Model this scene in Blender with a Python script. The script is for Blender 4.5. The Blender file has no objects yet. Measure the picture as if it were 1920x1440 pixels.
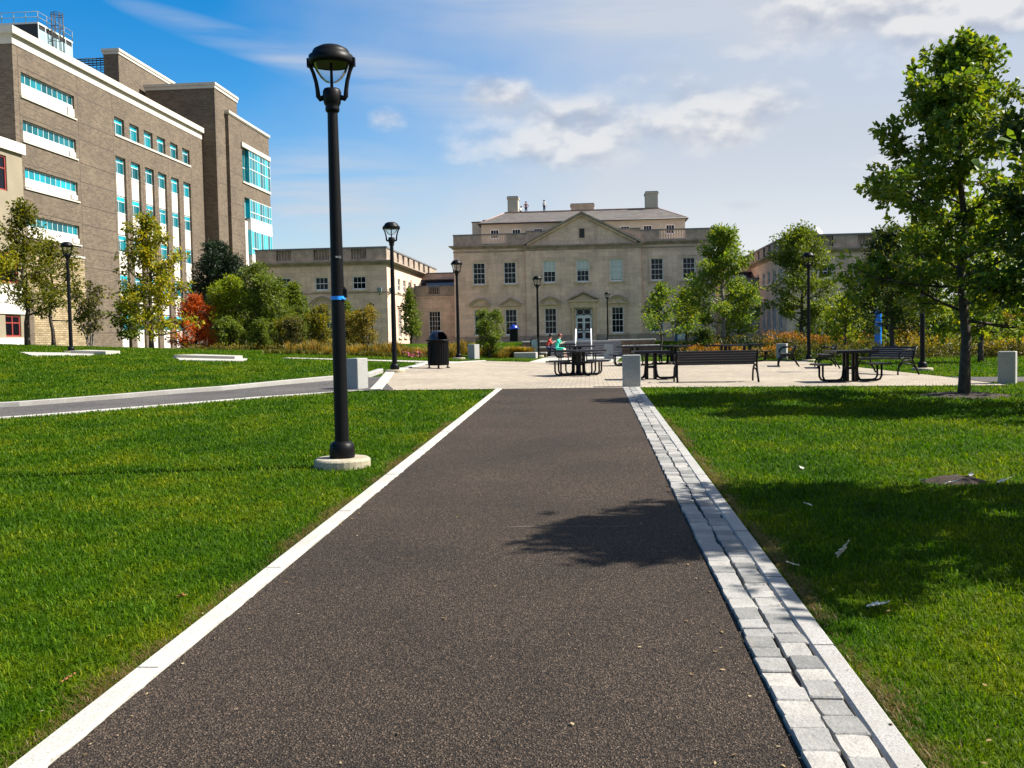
import bpy, bmesh, math, random
import numpy as np
from mathutils import Matrix, Vector
R = math.radians
PI = math.pi
SC = bpy.context.scene
COL = SC.collection
rnd = random.Random(7)

# ------------------------------------------------------------------ helpers
class MB:
    """collects shapes and links them as one mesh object"""
    def __init__(s): s.v = []; s.f = []; s.m = []; s.sm = []
    def add(s, vs, fs, mi=0, M=None, smooth=False):
        o = len(s.v)
        if M is not None: vs = [tuple(M @ Vector(p)) for p in vs]
        s.v += [tuple(p) for p in vs]
        for f in fs:
            s.f.append(tuple(i + o for i in f)); s.m.append(mi); s.sm.append(smooth)
        return s
    def box(s, x0, x1, y0, y1, z0, z1, mi=0, M=None):
        vs = [(x0,y0,z0),(x1,y0,z0),(x1,y1,z0),(x0,y1,z0),(x0,y0,z1),(x1,y0,z1),(x1,y1,z1),(x0,y1,z1)]
        fs = [(0,3,2,1),(4,5,6,7),(0,1,5,4),(1,2,6,5),(2,3,7,6),(3,0,4,7)]
        return s.add(vs, fs, mi, M)
    def cbox(s, x0, x1, y0, y1, z0, z1, c, mi=0, M=None):
        """box with chamfered upright edges and top"""
        def ring(z, e):
            a, b, p, q = x0+e, x1-e, y0+e, y1-e
            k = c
            return [(a+k,p,z),(b-k,p,z),(b,p+k,z),(b,q-k,z),(b-k,q,z),(a+k,q,z),(a,q-k,z),(a,p+k,z)]
        r = [ring(z0,0), ring(z1-c,0), ring(z1,c*0.8)]
        vs = sum(r, []); fs = []
        for k in range(2):
            for i in range(8):
                j = (i+1) % 8
                fs.append((k*8+i, k*8+j, k*8+8+j, k*8+8+i))
        fs.append(tuple(range(16,24))); fs.append(tuple(range(7,-1,-1)))
        return s.add(vs, fs, mi, M)
    def lathe(s, prof, n=24, mi=0, M=None, cap=True, smooth=True):
        vs = []; fs = []
        for r, z in prof:
            for k in range(n):
                a = 2*PI*k/n; vs.append((r*math.cos(a), r*math.sin(a), z))
        for i in range(len(prof)-1):
            for k in range(n):
                j = (k+1) % n
                fs.append((i*n+k, i*n+j, (i+1)*n+j, (i+1)*n+k))
        s.add(vs, fs, mi, M, smooth)
        if cap:
            for zi in (0, len(prof)-1):
                r, z = prof[zi]
                if r > 1e-4:
                    ring = [(r*math.cos(2*PI*k/n), r*math.sin(2*PI*k/n), z) for k in range(n)]
                    s.add(ring, [tuple(range(n))[::(1 if zi else -1)]], mi, M)
        return s
    def tube(s, pts, rad, n=8, mi=0, M=None, smooth=True, flat=1.0):
        pts = [Vector(p) for p in pts]
        if not hasattr(rad, '__len__'): rad = [rad]*len(pts)
        vs = []; fs = []
        prev = None
        for i, p in enumerate(pts):
            t = (pts[min(i+1, len(pts)-1)] - pts[max(i-1, 0)]).normalized()
            if prev is None:
                a = Vector((0,0,1)) if abs(t.z) < 0.9 else Vector((1,0,0))
                u = t.cross(a).normalized()
            else:
                u = (prev - t*prev.dot(t)).normalized()
            prev = u; w = t.cross(u)
            for k in range(n):
                an = 2*PI*k/n
                vs.append(tuple(p + (u*math.cos(an) + w*math.sin(an)*flat)*rad[i]))
        for i in range(len(pts)-1):
            for k in range(n):
                j = (k+1) % n
                fs.append((i*n+k, i*n+j, (i+1)*n+j, (i+1)*n+k))
        fs.append(tuple(range(n))[::-1]); fs.append(tuple(range((len(pts)-1)*n, len(pts)*n)))
        return s.add(vs, fs, mi, M, smooth)
    def prism(s, poly, y0, y1, mi=0, M=None):
        """polygon in x,z extruded along y"""
        n = len(poly)
        vs = [(x, y0, z) for x, z in poly] + [(x, y1, z) for x, z in poly]
        fs = [tuple(range(n)), tuple(range(2*n-1, n-1, -1))]
        for i in range(n):
            j = (i+1) % n
            fs.append((i, i+n, j+n, j))
        return s.add(vs, fs, mi, M)
    def slab(s, poly, z0, z1, mi=0, M=None):
        """polygon in x,y extruded along z (z0 may be None: only a sheet)"""
        n = len(poly)
        vs = [(x, y, z1) for x, y in poly] + [(x, y, z0) for x, y in poly]
        fs = [tuple(range(n)), tuple(range(2*n-1, n-1, -1))]
        for i in range(n):
            j = (i+1) % n
            fs.append((i, i+n, j+n, j))
        return s.add(vs, fs, mi, M)
    def mesh(s, name, mats):
        me = bpy.data.meshes.new(name)
        me.from_pydata(s.v, [], s.f)
        for m in mats: me.materials.append(m)
        me.polygons.foreach_set('material_index', s.m)
        me.polygons.foreach_set('use_smooth', s.sm)
        bm = bmesh.new(); bm.from_mesh(me)
        bmesh.ops.recalc_face_normals(bm, faces=bm.faces)
        bm.to_mesh(me); bm.free()
        me.update()
        return me

def link(name, data, parent=None, loc=(0,0,0), rz=0):
    o = bpy.data.objects.new(name, data); COL.objects.link(o)
    o.location = loc; o.rotation_euler = (0, 0, rz)
    if parent is not None: o.parent = parent
    return o
def obj(name, mb, mats, parent=None, loc=(0,0,0), rz=0):
    if not isinstance(mats, (list, tuple)): mats = [mats]
    return link(name, mb.mesh(name, mats), parent, loc, rz)
def tag(o, label, cat, group=None, kind=None):
    if label: o['label'] = label
    if cat: o['category'] = cat
    if group: o['group'] = group
    if kind: o['kind'] = kind
    return o
def thing(name, label, cat, loc=(0,0,0), rz=0, group=None):
    return tag(link(name, None, None, loc, rz), label, cat, group)
def struct(o):
    o['kind'] = 'structure'; return o
def children(o): return [c for c in COL.objects if c.parent is o]
def dup(root, loc, rz, label, group=None, scale=None):
    def cp(o, par):
        c = o.copy(); COL.objects.link(c)
        if par is not None: c.parent = par
        for ch in kids.get(o.name, []): cp(ch, c)
        return c
    kids = {}
    for c in list(COL.objects):
        if c.parent is not None: kids.setdefault(c.parent.name, []).append(c)
    r = cp(root, None); r.location = loc; r.rotation_euler = (0,0,rz)
    if scale: r.scale = scale
    r['label'] = label
    if group: r['group'] = group
    return r
def np_mesh(name, V, F, mat, smooth=False):
    """V (n,3), F (m,k) numpy arrays"""
    me = bpy.data.meshes.new(name)
    k = F.shape[1]; m = len(F)
    me.vertices.add(len(V)); me.vertices.foreach_set('co', V.astype(np.float32).ravel())
    me.loops.add(m*k); me.loops.foreach_set('vertex_index', F.astype(np.int32).ravel())
    me.polygons.add(m)
    me.polygons.foreach_set('loop_start', np.arange(0, m*k, k, dtype=np.int32))
    me.polygons.foreach_set('loop_total', np.full(m, k, dtype=np.int32))
    me.polygons.foreach_set('use_smooth', np.full(m, smooth, dtype=bool))
    for q in (mat if isinstance(mat, (list, tuple)) else [mat]): me.materials.append(q)
    me.update(calc_edges=True)
    return me

# ------------------------------------------------------------------ materials
def new_mat(name):
    m = bpy.data.materials.new(name); m.use_nodes = True
    nt = m.node_tree; b = nt.nodes['Principled BSDF']
    return m, nt, b
def N(nt, t, **kw):
    n = nt.nodes.new(t)
    for k, v in kw.items():
        if k.startswith('i_'):
            n.inputs[k[2:].replace('_', ' ')].default_value = v
        else: setattr(n, k, v)
    return n
def L(nt, a, b): nt.links.new(a, b)
def ramp(nt, fac, stops, interp='LINEAR'):
    r = nt.nodes.new('ShaderNodeValToRGB'); e = r.color_ramp.elements
    r.color_ramp.interpolation = interp
    e[0].position = stops[0][0]; e[0].color = (*stops[0][1], 1)
    e[1].position = stops[-1][0]; e[1].color = (*stops[-1][1], 1)
    for p, c in stops[1:-1]:
        x = e.new(p); x.color = (*c, 1)
    L(nt, fac, r.inputs['Fac']); return r.outputs['Color']
def mix(nt, fac, a, b, mode='MIX'):
    m = nt.nodes.new('ShaderNodeMix'); m.data_type = 'RGBA'; m.blend_type = mode
    for s, val in ((m.inputs['Factor'], fac), (m.inputs['A'], a), (m.inputs['B'], b)):
        if hasattr(val, 'links'): L(nt, val, s)
        elif isinstance(val, (int, float)): s.default_value = val
        else: s.default_value = (*val, 1)
    return m.outputs['Result']
def coords(nt, obj=True, scale=None):
    t = nt.nodes.new('ShaderNodeTexCoord')
    o = t.outputs['Object' if obj else 'Generated']
    if scale is None: return o
    mp = nt.nodes.new('ShaderNodeMapping'); mp.inputs['Scale'].default_value = scale
    L(nt, o, mp.inputs['Vector']); return mp.outputs['Vector']
def wpos(nt):
    return nt.nodes.new('ShaderNodeNewGeometry').outputs['Position']
def noise(nt, vec, scale, detail=4, rough=0.55):
    n = N(nt, 'ShaderNodeTexNoise'); n.inputs['Scale'].default_value = scale
    n.inputs['Detail'].default_value = detail; n.inputs['Roughness'].default_value = rough
    L(nt, vec, n.inputs['Vector']); return n.outputs['Fac']
def bump(nt, b, h, strength=0.3, dist=0.02):
    n = N(nt, 'ShaderNodeBump'); n.inputs['Strength'].default_value = strength; n.inputs['Distance'].default_value = dist
    L(nt, h, n.inputs['Height']); L(nt, n.outputs['Normal'], b.inputs['Normal'])
def island(nt):
    return nt.nodes.new('ShaderNodeNewGeometry').outputs['Random Per Island']

def plain(name, c, rough=0.6, metal=0.0, var=0.12, scale=3.0, spec=0.5, bmp=0.0):
    m, nt, b = new_mat(name)
    p = wpos(nt)
    n1 = noise(nt, p, scale, 5)
    c0 = tuple(x*(1-var) for x in c); c1 = tuple(min(1, x*(1+var)) for x in c)
    L(nt, ramp(nt, n1, [(0.3, c0), (0.7, c1)]), b.inputs['Base Color'])
    b.inputs['Roughness'].default_value = rough; b.inputs['Metallic'].default_value = metal
    b.inputs['Specular IOR Level'].default_value = spec
    if bmp: bump(nt, b, noise(nt, p, scale*12, 3), bmp, 0.01)
    return m
def speckle(name, c, dark, scale=120, rough=0.75, stain=None):
    """granite or cast concrete: grains of two tones, soft dirty patches"""
    m, nt, b = new_mat(name); p = wpos(nt)
    v = N(nt, 'ShaderNodeTexVoronoi'); v.inputs['Scale'].default_value = scale; L(nt, p, v.inputs['Vector'])
    g = ramp(nt, v.outputs['Color'], [(0.15, dark), (0.55, c), (0.9, tuple(min(1, x*1.15) for x in c))])
    if stain:
        g = mix(nt, ramp(nt, noise(nt, p, 2.3, 6, 0.65), [(0.42, (0,0,0)), (0.7, (1,1,1))]), g, stain)
    L(nt, g, b.inputs['Base Color']); b.inputs['Roughness'].default_value = rough
    bump(nt, b, noise(nt, p, scale*0.5, 4), 0.25, 0.01)
    return m
def asphalt(name, lo, mid, hi, fines=95):
    m, nt, b = new_mat(name); p = wpos(nt)
    v = N(nt, 'ShaderNodeTexVoronoi'); v.inputs['Scale'].default_value = fines; L(nt, p, v.inputs['Vector'])
    g = ramp(nt, v.outputs['Color'], [(0.1, lo), (0.5, mid), (0.85, hi), (0.98, tuple(x*2.2 for x in hi))])
    n2 = noise(nt, p, 0.7, 6, 0.6)
    g = mix(nt, 1.0, g, ramp(nt, n2, [(0.3, (0.70,0.69,0.68)), (0.7, (1.3,1.26,1.22))]), 'MULTIPLY')
    L(nt, g, b.inputs['Base Color']); b.inputs['Roughness'].default_value = 0.9
    b.inputs['Specular IOR Level'].default_value = 0.25
    bump(nt, b, v.outputs['Distance'], 0.9, 0.012)
    return m
def bricks(name, c1, c2, mortar, bw, bh, msize, rough=0.85, axis='XZ', squash=None, extra=None, bias=0.0, offset=0.5, bstr=0.4):
    m, nt, b = new_mat(name)
    t = nt.nodes.new('ShaderNodeNewGeometry'); sx = N(nt, 'ShaderNodeSeparateXYZ'); L(nt, t.outputs['Position'], sx.inputs[0])
    cx = N(nt, 'ShaderNodeCombineXYZ')
    if axis == 'XZ':
        ad = N(nt, 'ShaderNodeMath', operation='ADD'); L(nt, sx.outputs['X'], ad.inputs[0]); L(nt, sx.outputs['Y'], ad.inputs[1])
        L(nt, ad.outputs[0], cx.inputs['X']); L(nt, sx.outputs['Z'], cx.inputs['Y'])
    else:
        L(nt, sx.outputs['X'], cx.inputs['X']); L(nt, sx.outputs['Y'], cx.inputs['Y'])
    br = N(nt, 'ShaderNodeTexBrick'); br.offset = offset
    br.inputs['Scale'].default_value = 1; br.inputs['Brick Width'].default_value = bw; br.inputs['Row Height'].default_value = bh
    br.inputs['Mortar Size'].default_value = msize; br.inputs['Color1'].default_value = (*c1,1); br.inputs['Color2'].default_value = (*c2,1)
    br.inputs['Mortar'].default_value = (*mortar,1); br.inputs['Bias'].default_value = bias
    L(nt, cx.outputs[0], br.inputs['Vector'])
    p = t.outputs['Position']
    g = mix(nt, 1.0, br.outputs['Color'], ramp(nt, noise(nt, p, 0.35, 7, 0.65), [(0.3, (0.8,0.8,0.8)), (0.7, (1.15,1.14,1.12))]), 'MULTIPLY')
    g = mix(nt, 1.0, g, ramp(nt, noise(nt, p, 6.0, 4), [(0.3, (0.85,0.85,0.86)), (0.7, (1.12,1.12,1.1))]), 'MULTIPLY')
    if extra is not None: g = extra(nt, g, p)
    L(nt, g, b.inputs['Base Color']); b.inputs['Roughness'].default_value = rough
    inv = N(nt, 'ShaderNodeMath', operation='SUBTRACT'); inv.inputs[0].default_value = 1.0; L(nt, br.outputs['Fac'], inv.inputs[1])
    bump(nt, b, inv.outputs[0], bstr, 0.012)
    return m
def leaf_mat(name, cols, trans=0.35, rough=0.5, hue_patch=0.25):
    m, nt, b = new_mat(name)
    i = island(nt)
    g = ramp(nt, i, [(k/(len(cols)-1), c) for k, c in enumerate(cols)])
    p = wpos(nt)
    g = mix(nt, 1.0, g, ramp(nt, noise(nt, p, 1.3, 2), [(0.3, (1-hue_patch,)*3), (0.7, (1+hue_patch, 1+hue_patch*0.9, 1+hue_patch*0.3))]), 'MULTIPLY')
    L(nt, g, b.inputs['Base Color']); b.inputs['Roughness'].default_value = rough
    b.inputs['Specular IOR Level'].default_value = 0.22
    tr = N(nt, 'ShaderNodeBsdfTranslucent')
    L(nt, mix(nt, 1.0, g, (1.9, 1.75, 0.4), 'MULTIPLY'), tr.inputs['Color'])
    ms = N(nt, 'ShaderNodeMixShader'); ms.inputs[0].default_value = trans
    L(nt, b.outputs[0], ms.inputs[1]); L(nt, tr.outputs[0], ms.inputs[2])
    L(nt, ms.outputs[0], nt.nodes['Material Output'].inputs['Surface'])
    return m
def glass_mat(name, base, rough=0.04, spec=0.8, tint=None, wob=0.0, ior=1.6):
    """opaque reflecting window glass with a dark room colour behind"""
    m, nt, b = new_mat(name)
    oi = N(nt, 'ShaderNodeObjectInfo')
    c = tuple(base)
    g = ramp(nt, oi.outputs['Random'], [(0.0, tuple(x*0.55 for x in c)), (0.6, c), (1.0, tuple(min(1, x*1.9) for x in c))])
    L(nt, g, b.inputs['Base Color']); b.inputs['Roughness'].default_value = rough
    b.inputs['Specular IOR Level'].default_value = spec; b.inputs['IOR'].default_value = ior
    if tint: b.inputs['Specular Tint'].default_value = (*tint, 1)
    if wob: bump(nt, b, noise(nt, wpos(nt), 1.2, 1), wob, 0.05)
    return m

def stains(nt, g, p):
    sx = N(nt, 'ShaderNodeMapping'); sx.inputs['Scale'].default_value = (1.2, 1.2, 0.12); L(nt, p, sx.inputs['Vector'])
    f = ramp(nt, noise(nt, sx.outputs[0], 1.0, 8, 0.7), [(0.45, (0,0,0)), (0.75, (1,1,1))])
    return mix(nt, 1.0, g, mix(nt, f, (1,1,1), (0.74,0.72,0.72)), 'MULTIPLY')

M = {}
M['asphalt'] = asphalt('asphalt_brown', (0.006,0.0043,0.0032), (0.028,0.0203,0.0150), (0.092,0.068,0.050), 140)
M['asphalt_grey'] = asphalt('asphalt_grey', (0.0430,0.0400,0.0400), (0.0799,0.0769,0.0769), (0.1230,0.1168,0.1168))
M['scratch'] = plain('worn_aggregate', (0.13,0.10,0.08), 0.9, var=0.4, scale=30)
M['kerb_pale'] = speckle('kerb_pale_concrete', (0.3991,0.3877,0.3592), (0.2623,0.2565,0.2395), 150, 0.8, (0.3136,0.3022,0.2680))
M['kerb_grey'] = speckle('kerb_grey_granite', (0.3158,0.3091,0.2957), (0.1882,0.1848,0.1781), 170, 0.8, (0.2419,0.2285,0.2083))
M['concrete'] = speckle('concrete', (0.3788,0.3616,0.3214), (0.2755,0.2640,0.2353), 60, 0.85, (0.3214,0.3042,0.2640))
M['footing'] = speckle('footing_concrete', (0.3550,0.3244,0.2448), (0.2570,0.2264,0.1591), 90, 0.85, (0.2448,0.2081,0.1346))
M['granite'] = speckle('granite_grey', (0.3200,0.3200,0.3080), (0.1600,0.1600,0.1600), 130, 0.75, (0.2640,0.2640,0.2480))
M['gravel_joint'] = plain('joint_dark', (0.025,0.022,0.02), 0.95, var=0.4, scale=40)
m, nt, b = new_mat('cobble_granite')
_p = wpos(nt)
_v = N(nt, 'ShaderNodeTexVoronoi'); _v.inputs['Scale'].default_value = 190; L(nt, _p, _v.inputs['Vector'])
_g = mix(nt, 1.0, ramp(nt, island(nt), [(0, (0.135,0.135,0.13)), (0.35, (0.225,0.22,0.21)), (0.6,(0.26,0.255,0.245)), (1, (0.32,0.305,0.28))]),
         ramp(nt, _v.outputs['Color'], [(0.1, (0.72,0.72,0.72)), (0.5, (1,1,1)), (0.9, (1.12,1.12,1.1))]), 'MULTIPLY')
_w = N(nt, 'ShaderNodeTexWave'); _w.inputs['Scale'].default_value = 1.1; _w.inputs['Distortion'].default_value = 9; _w.inputs['Detail'].default_value = 3; L(nt, _p, _w.inputs['Vector'])
_g = mix(nt, ramp(nt, _w.outputs['Fac'], [(0.992, (0,0,0)), (1.0, (0.12,0.12,0.12))]), _g, (0.46,0.40,0.29))
_g = mix(nt, 1.0, _g, ramp(nt, noise(nt, _p, 9, 5, 0.6), [(0.3, (0.8,0.8,0.8)), (0.7, (1.1,1.1,1.1))]), 'MULTIPLY')
L(nt, _g, b.inputs['Base Color']); b.inputs['Roughness'].default_value = 0.8
bump(nt, b, noise(nt, _p, 45, 5), 0.5, 0.01); M['cobble'] = m
M['pavers'] = bricks('plaza_pavers', (0.3564,0.3082,0.2408), (0.2649,0.2215,0.1686), (0.1252,0.1060,0.0819), 0.22, 0.11, 0.010, 0.9, 'XY', bstr=0.3)
M['black'] = plain('black_painted_metal', (0.0035,0.0035,0.0045), 0.45, 0.0, 0.3, 6, 0.16)
M['black_gloss'] = plain('black_gloss_plastic', (0.012,0.012,0.02), 0.28, 0.0, 0.2, 6)
M['seat_slat'] = plain('dark_coated_slats', (0.009,0.009,0.014), 0.36, 0.0, 0.3, 8, 0.3)
M['lens'] = None
m, nt, b = new_mat('lamp_glass')
_t = N(nt, 'ShaderNodeBsdfTransparent'); _t.inputs['Color'].default_value = (0.86,0.88,0.88,1)
_gl = N(nt, 'ShaderNodeBsdfGlossy'); _gl.inputs['Roughness'].default_value = 0.12; _gl.inputs['Color'].default_value = (0.5,0.52,0.55,1)
_lw = N(nt, 'ShaderNodeLayerWeight'); _lw.inputs['Blend'].default_value = 0.14
_ms = N(nt, 'ShaderNodeMixShader'); L(nt, _lw.outputs['Fresnel'], _ms.inputs[0]); L(nt, _t.outputs[0], _ms.inputs[1]); L(nt, _gl.outputs[0], _ms.inputs[2])
L(nt, _ms.outputs[0], nt.nodes['Material Output'].inputs['Surface']); M['lens'] = m
M['reflector'] = plain('lamp_reflector', (0.12,0.115,0.07), 0.5)
M['white'] = plain('white_paint', (0.6630,0.6715,0.6800), 0.5, var=0.05)
M['blue_tape'] = plain('blue_tape', (0.01,0.25,0.85), 0.35)
M['blue_paint'] = plain('blue_paint', (0.005,0.22,0.85), 0.25, var=0.1)
M['blue_lid'] = plain('blue_lid', (0.005,0.03,0.3), 0.35)
M['limestone'] = bricks('limestone_ashlar', (0.71,0.525,0.41), (0.57,0.425,0.335), (0.46,0.345,0.275), 1.1, 0.48, 0.008, 0.9, extra=stains, bstr=0.08)
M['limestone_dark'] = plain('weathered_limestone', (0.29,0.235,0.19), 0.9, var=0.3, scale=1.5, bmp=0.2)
M['limestone_warm'] = plain('warm_limestone', (0.50,0.385,0.27), 0.9, var=0.18, scale=2, bmp=0.15)
M['coping'] = plain('grey_blue_coping', (0.13,0.135,0.15), 0.7, var=0.3, scale=1.5)
M['stucco'] = plain('attic_stucco', (0.3800,0.3515,0.2850), 0.9, var=0.1, scale=1)
def slate_extra(nt, g, p):
    mp = N(nt, 'ShaderNodeMapping'); mp.inputs['Scale'].default_value = (1.1, 3.2, 3.2); L(nt, p, mp.inputs['Vector'])
    v = N(nt, 'ShaderNodeTexVoronoi'); v.inputs['Scale'].default_value = 1.1; L(nt, mp.outputs[0], v.inputs['Vector'])
    c = ramp(nt, v.outputs['Color'], [(0.1, (0.035,0.033,0.034)), (0.35, (0.10,0.076,0.068)), (0.55, (0.095,0.088,0.066)), (0.75, (0.062,0.062,0.067)), (0.95, (0.17,0.145,0.13))])
    return mix(nt, 0.72, g, c)
M['slate'] = bricks('slate_shingles', (0.15,0.13,0.12), (0.06,0.058,0.06), (0.03,0.03,0.03), 0.42, 0.20, 0.012, 0.75, extra=slate_extra)
M['copper'] = plain('copper_ridge', (0.30,0.17,0.13), 0.6, var=0.25, scale=1)
M['gutter'] = plain('dark_gutter', (0.02,0.018,0.018), 0.6)
M['pane'] = glass_mat('window_glass_dark', (0.005,0.006,0.012), 0.03, 0.25, wob=0.0, ior=1.4)
M['pane_teal'] = glass_mat('window_glass_teal', (0.003,0.105,0.13), 0.06, 0.7, (0.35,0.95,1.0))
M['pane_cyan'] = glass_mat('window_glass_cyan', (0.0051,0.2805,0.3570), 0.08, 0.7, (0.3400,0.8075,0.8500))
M['blind'] = plain('window_blind', (0.45,0.50,0.47), 0.8, var=0.08)
M['lab_brick'] = bricks('brown_brick', (0.1365,0.1032,0.0716), (0.0759,0.0558,0.0389), (0.1396,0.1153,0.0880), 0.5, 0.17, 0.018, 0.9)
M['precast'] = plain('white_precast', (0.4600,0.4289,0.3730), 0.85, var=0.06, scale=0.8)
M['panel_white'] = plain('white_panel', (0.5491,0.5210,0.4787), 0.7, var=0.04, scale=0.8)
M['joint'] = plain('dark_joint', (0.055,0.042,0.035), 0.95)
M['rubble'] = bricks('yellow_rubble_stone', (0.3903,0.3100,0.1894), (0.2411,0.1779,0.0976), (0.1492,0.1148,0.0689), 0.62, 0.2, 0.03, 0.9, bstr=0.6)
M['beige'] = plain('beige_stucco', (0.2312,0.1972,0.1394), 0.9, var=0.08, scale=0.7)
M['red_frame'] = plain('red_window_frame', (0.24,0.035,0.03), 0.5)
M['teal_frame'] = plain('pale_aluminium', (0.50,0.56,0.56), 0.4, 0.0, 0.05)
M['plant_glass'] = plain('plant_room_glazing', (0.30,0.45,0.50), 0.2, var=0.15, scale=0.6)
M['grey_metal'] = plain('grey_metal', (0.16,0.2,0.2), 0.45)
M['brown_stone'] = bricks('rough_brown_granite', (0.2550,0.1445,0.0935), (0.1785,0.1020,0.0680), (0.0850,0.0595,0.0425), 1.3, 0.35, 0.02, 0.9, extra=lambda nt, g, p: mix(nt, ramp(nt, noise(nt, p, 7, 5, 0.7), [(0.5,(0,0,0)),(0.75,(1,1,1))]), g, (0.3570,0.2550,0.1870)), bstr=0.6)
M['step_grey'] = plain('grey_granite_step', (0.1980,0.1935,0.1980), 0.85, var=0.15, scale=4)
M['door_paint'] = plain('pale_blue_grey_door', (0.58,0.62,0.66), 0.5, var=0.05)
M['bark'] = plain('bark_dark', (0.055,0.042,0.032), 0.95, var=0.45, scale=14, bmp=0.6)
M['bark_grey'] = plain('bark_grey', (0.16,0.14,0.12), 0.95, var=0.4, scale=10, bmp=0.5)
M['mulch'] = plain('mulch', (0.0315,0.0198,0.0126), 0.98, var=0.6, scale=25, bmp=0.8)
M['oak'] = leaf_mat('oak_leaves', [(0.055,0.099,0.018),(0.084,0.151,0.022),(0.124,0.200,0.025),(0.250,0.261,0.028)], 0.38)
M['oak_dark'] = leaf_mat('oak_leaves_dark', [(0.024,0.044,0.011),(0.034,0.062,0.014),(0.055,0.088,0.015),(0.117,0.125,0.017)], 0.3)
M['oak_olive'] = leaf_mat('oak_leaves_olive', [(0.05,0.065,0.008),(0.075,0.09,0.009),(0.11,0.12,0.010),(0.16,0.15,0.012)], 0.42)
M['oak_yellow'] = leaf_mat('oak_leaves_yellowing', [(0.0808,0.1173,0.0093),(0.1479,0.1717,0.0110),(0.2439,0.2338,0.0127),(0.3910,0.3120,0.0145)], 0.4)
M['green_tree'] = leaf_mat('mid_green_leaves', [(0.054,0.087,0.014),(0.090,0.131,0.016),(0.136,0.174,0.020)], 0.35)
M['lime_tree'] = leaf_mat('bright_green_leaves', [(0.0850,0.1360,0.0093),(0.1419,0.2031,0.0110),(0.2405,0.2576,0.0127)], 0.42)
M['pine'] = leaf_mat('pine_needles', [(0.008,0.02,0.012),(0.014,0.03,0.016),(0.025,0.045,0.02)], 0.15)
M['rust'] = leaf_mat('rust_leaves', [(0.2340,0.0504,0.0144),(0.4014,0.0837,0.0171),(0.5688,0.1503,0.0252)], 0.35)
M['gold_shrub'] = leaf_mat('golden_shrub_leaves', [(0.0714,0.0765,0.0153),(0.1632,0.1326,0.0187),(0.2652,0.1836,0.0204)], 0.4)
M['lime_gold'] = leaf_mat('lime_gold_leaves', [(0.0660,0.0836,0.0088),(0.1232,0.1232,0.0106),(0.2112,0.1672,0.0132)], 0.42)
M['olive_shrub'] = leaf_mat('olive_shrub_leaves', [(0.044,0.050,0.018),(0.075,0.075,0.020),(0.125,0.112,0.025)], 0.3)
M['tan_grass'] = leaf_mat('tan_ornamental_grass', [(0.144,0.096,0.024),(0.264,0.156,0.036),(0.360,0.204,0.054)], 0.35)
M['green_grass_blade'] = leaf_mat('green_ornamental_grass', [(0.05,0.06,0.012),(0.08,0.085,0.015),(0.13,0.11,0.02)], 0.3)
M['orange_perennial'] = leaf_mat('orange_perennial_leaves', [(0.1382,0.0691,0.0173),(0.2333,0.1037,0.0173),(0.3110,0.1469,0.0259)], 0.35)
M['pink_flower'] = leaf_mat('pink_flowers', [(0.45,0.06,0.25),(0.6,0.12,0.4),(0.65,0.3,0.3)], 0.3)
M['dry_litter'] = leaf_mat('dry_litter', [(0.10,0.06,0.03),(0.22,0.15,0.07),(0.34,0.28,0.18)], 0.1)
M['dead_leaf'] = plain('dry_brown_leaf', (0.32,0.13,0.04), 0.8, var=0.4, scale=60)
M['pale_leaf'] = plain('pale_dry_leaf', (0.4960,0.4640,0.4000), 0.7, var=0.15, scale=60)
M['skin'] = plain('skin', (0.42,0.24,0.17), 0.6, var=0.05)
M['skin_pale'] = plain('skin_pale', (0.62,0.45,0.36), 0.6, var=0.05)
M['hair'] = plain('dark_hair', (0.015,0.01,0.01), 0.5)
M['hair_red'] = plain('auburn_hair', (0.13,0.02,0.015), 0.5)
M['cloth_red'] = plain('red_cloth', (0.42,0.04,0.025), 0.8)
M['cloth_maroon'] = plain('maroon_cloth', (0.13,0.015,0.02), 0.8)
M['cloth_white'] = plain('white_cloth', (0.62,0.62,0.62), 0.8)
M['cloth_jeans'] = plain('navy_jeans', (0.015,0.02,0.06), 0.85)
M['cloth_teal'] = plain('teal_cloth', (0.03,0.50,0.36), 0.8)
M['poster'] = plain('faded_notice', (0.16,0.28,0.30), 0.4, var=0.5, scale=9)
M['sign_blue'] = plain('blue_sign', (0.02,0.07,0.24), 0.4)
M['sign_white'] = plain('pale_sign', (0.5,0.58,0.66), 0.4)

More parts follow.
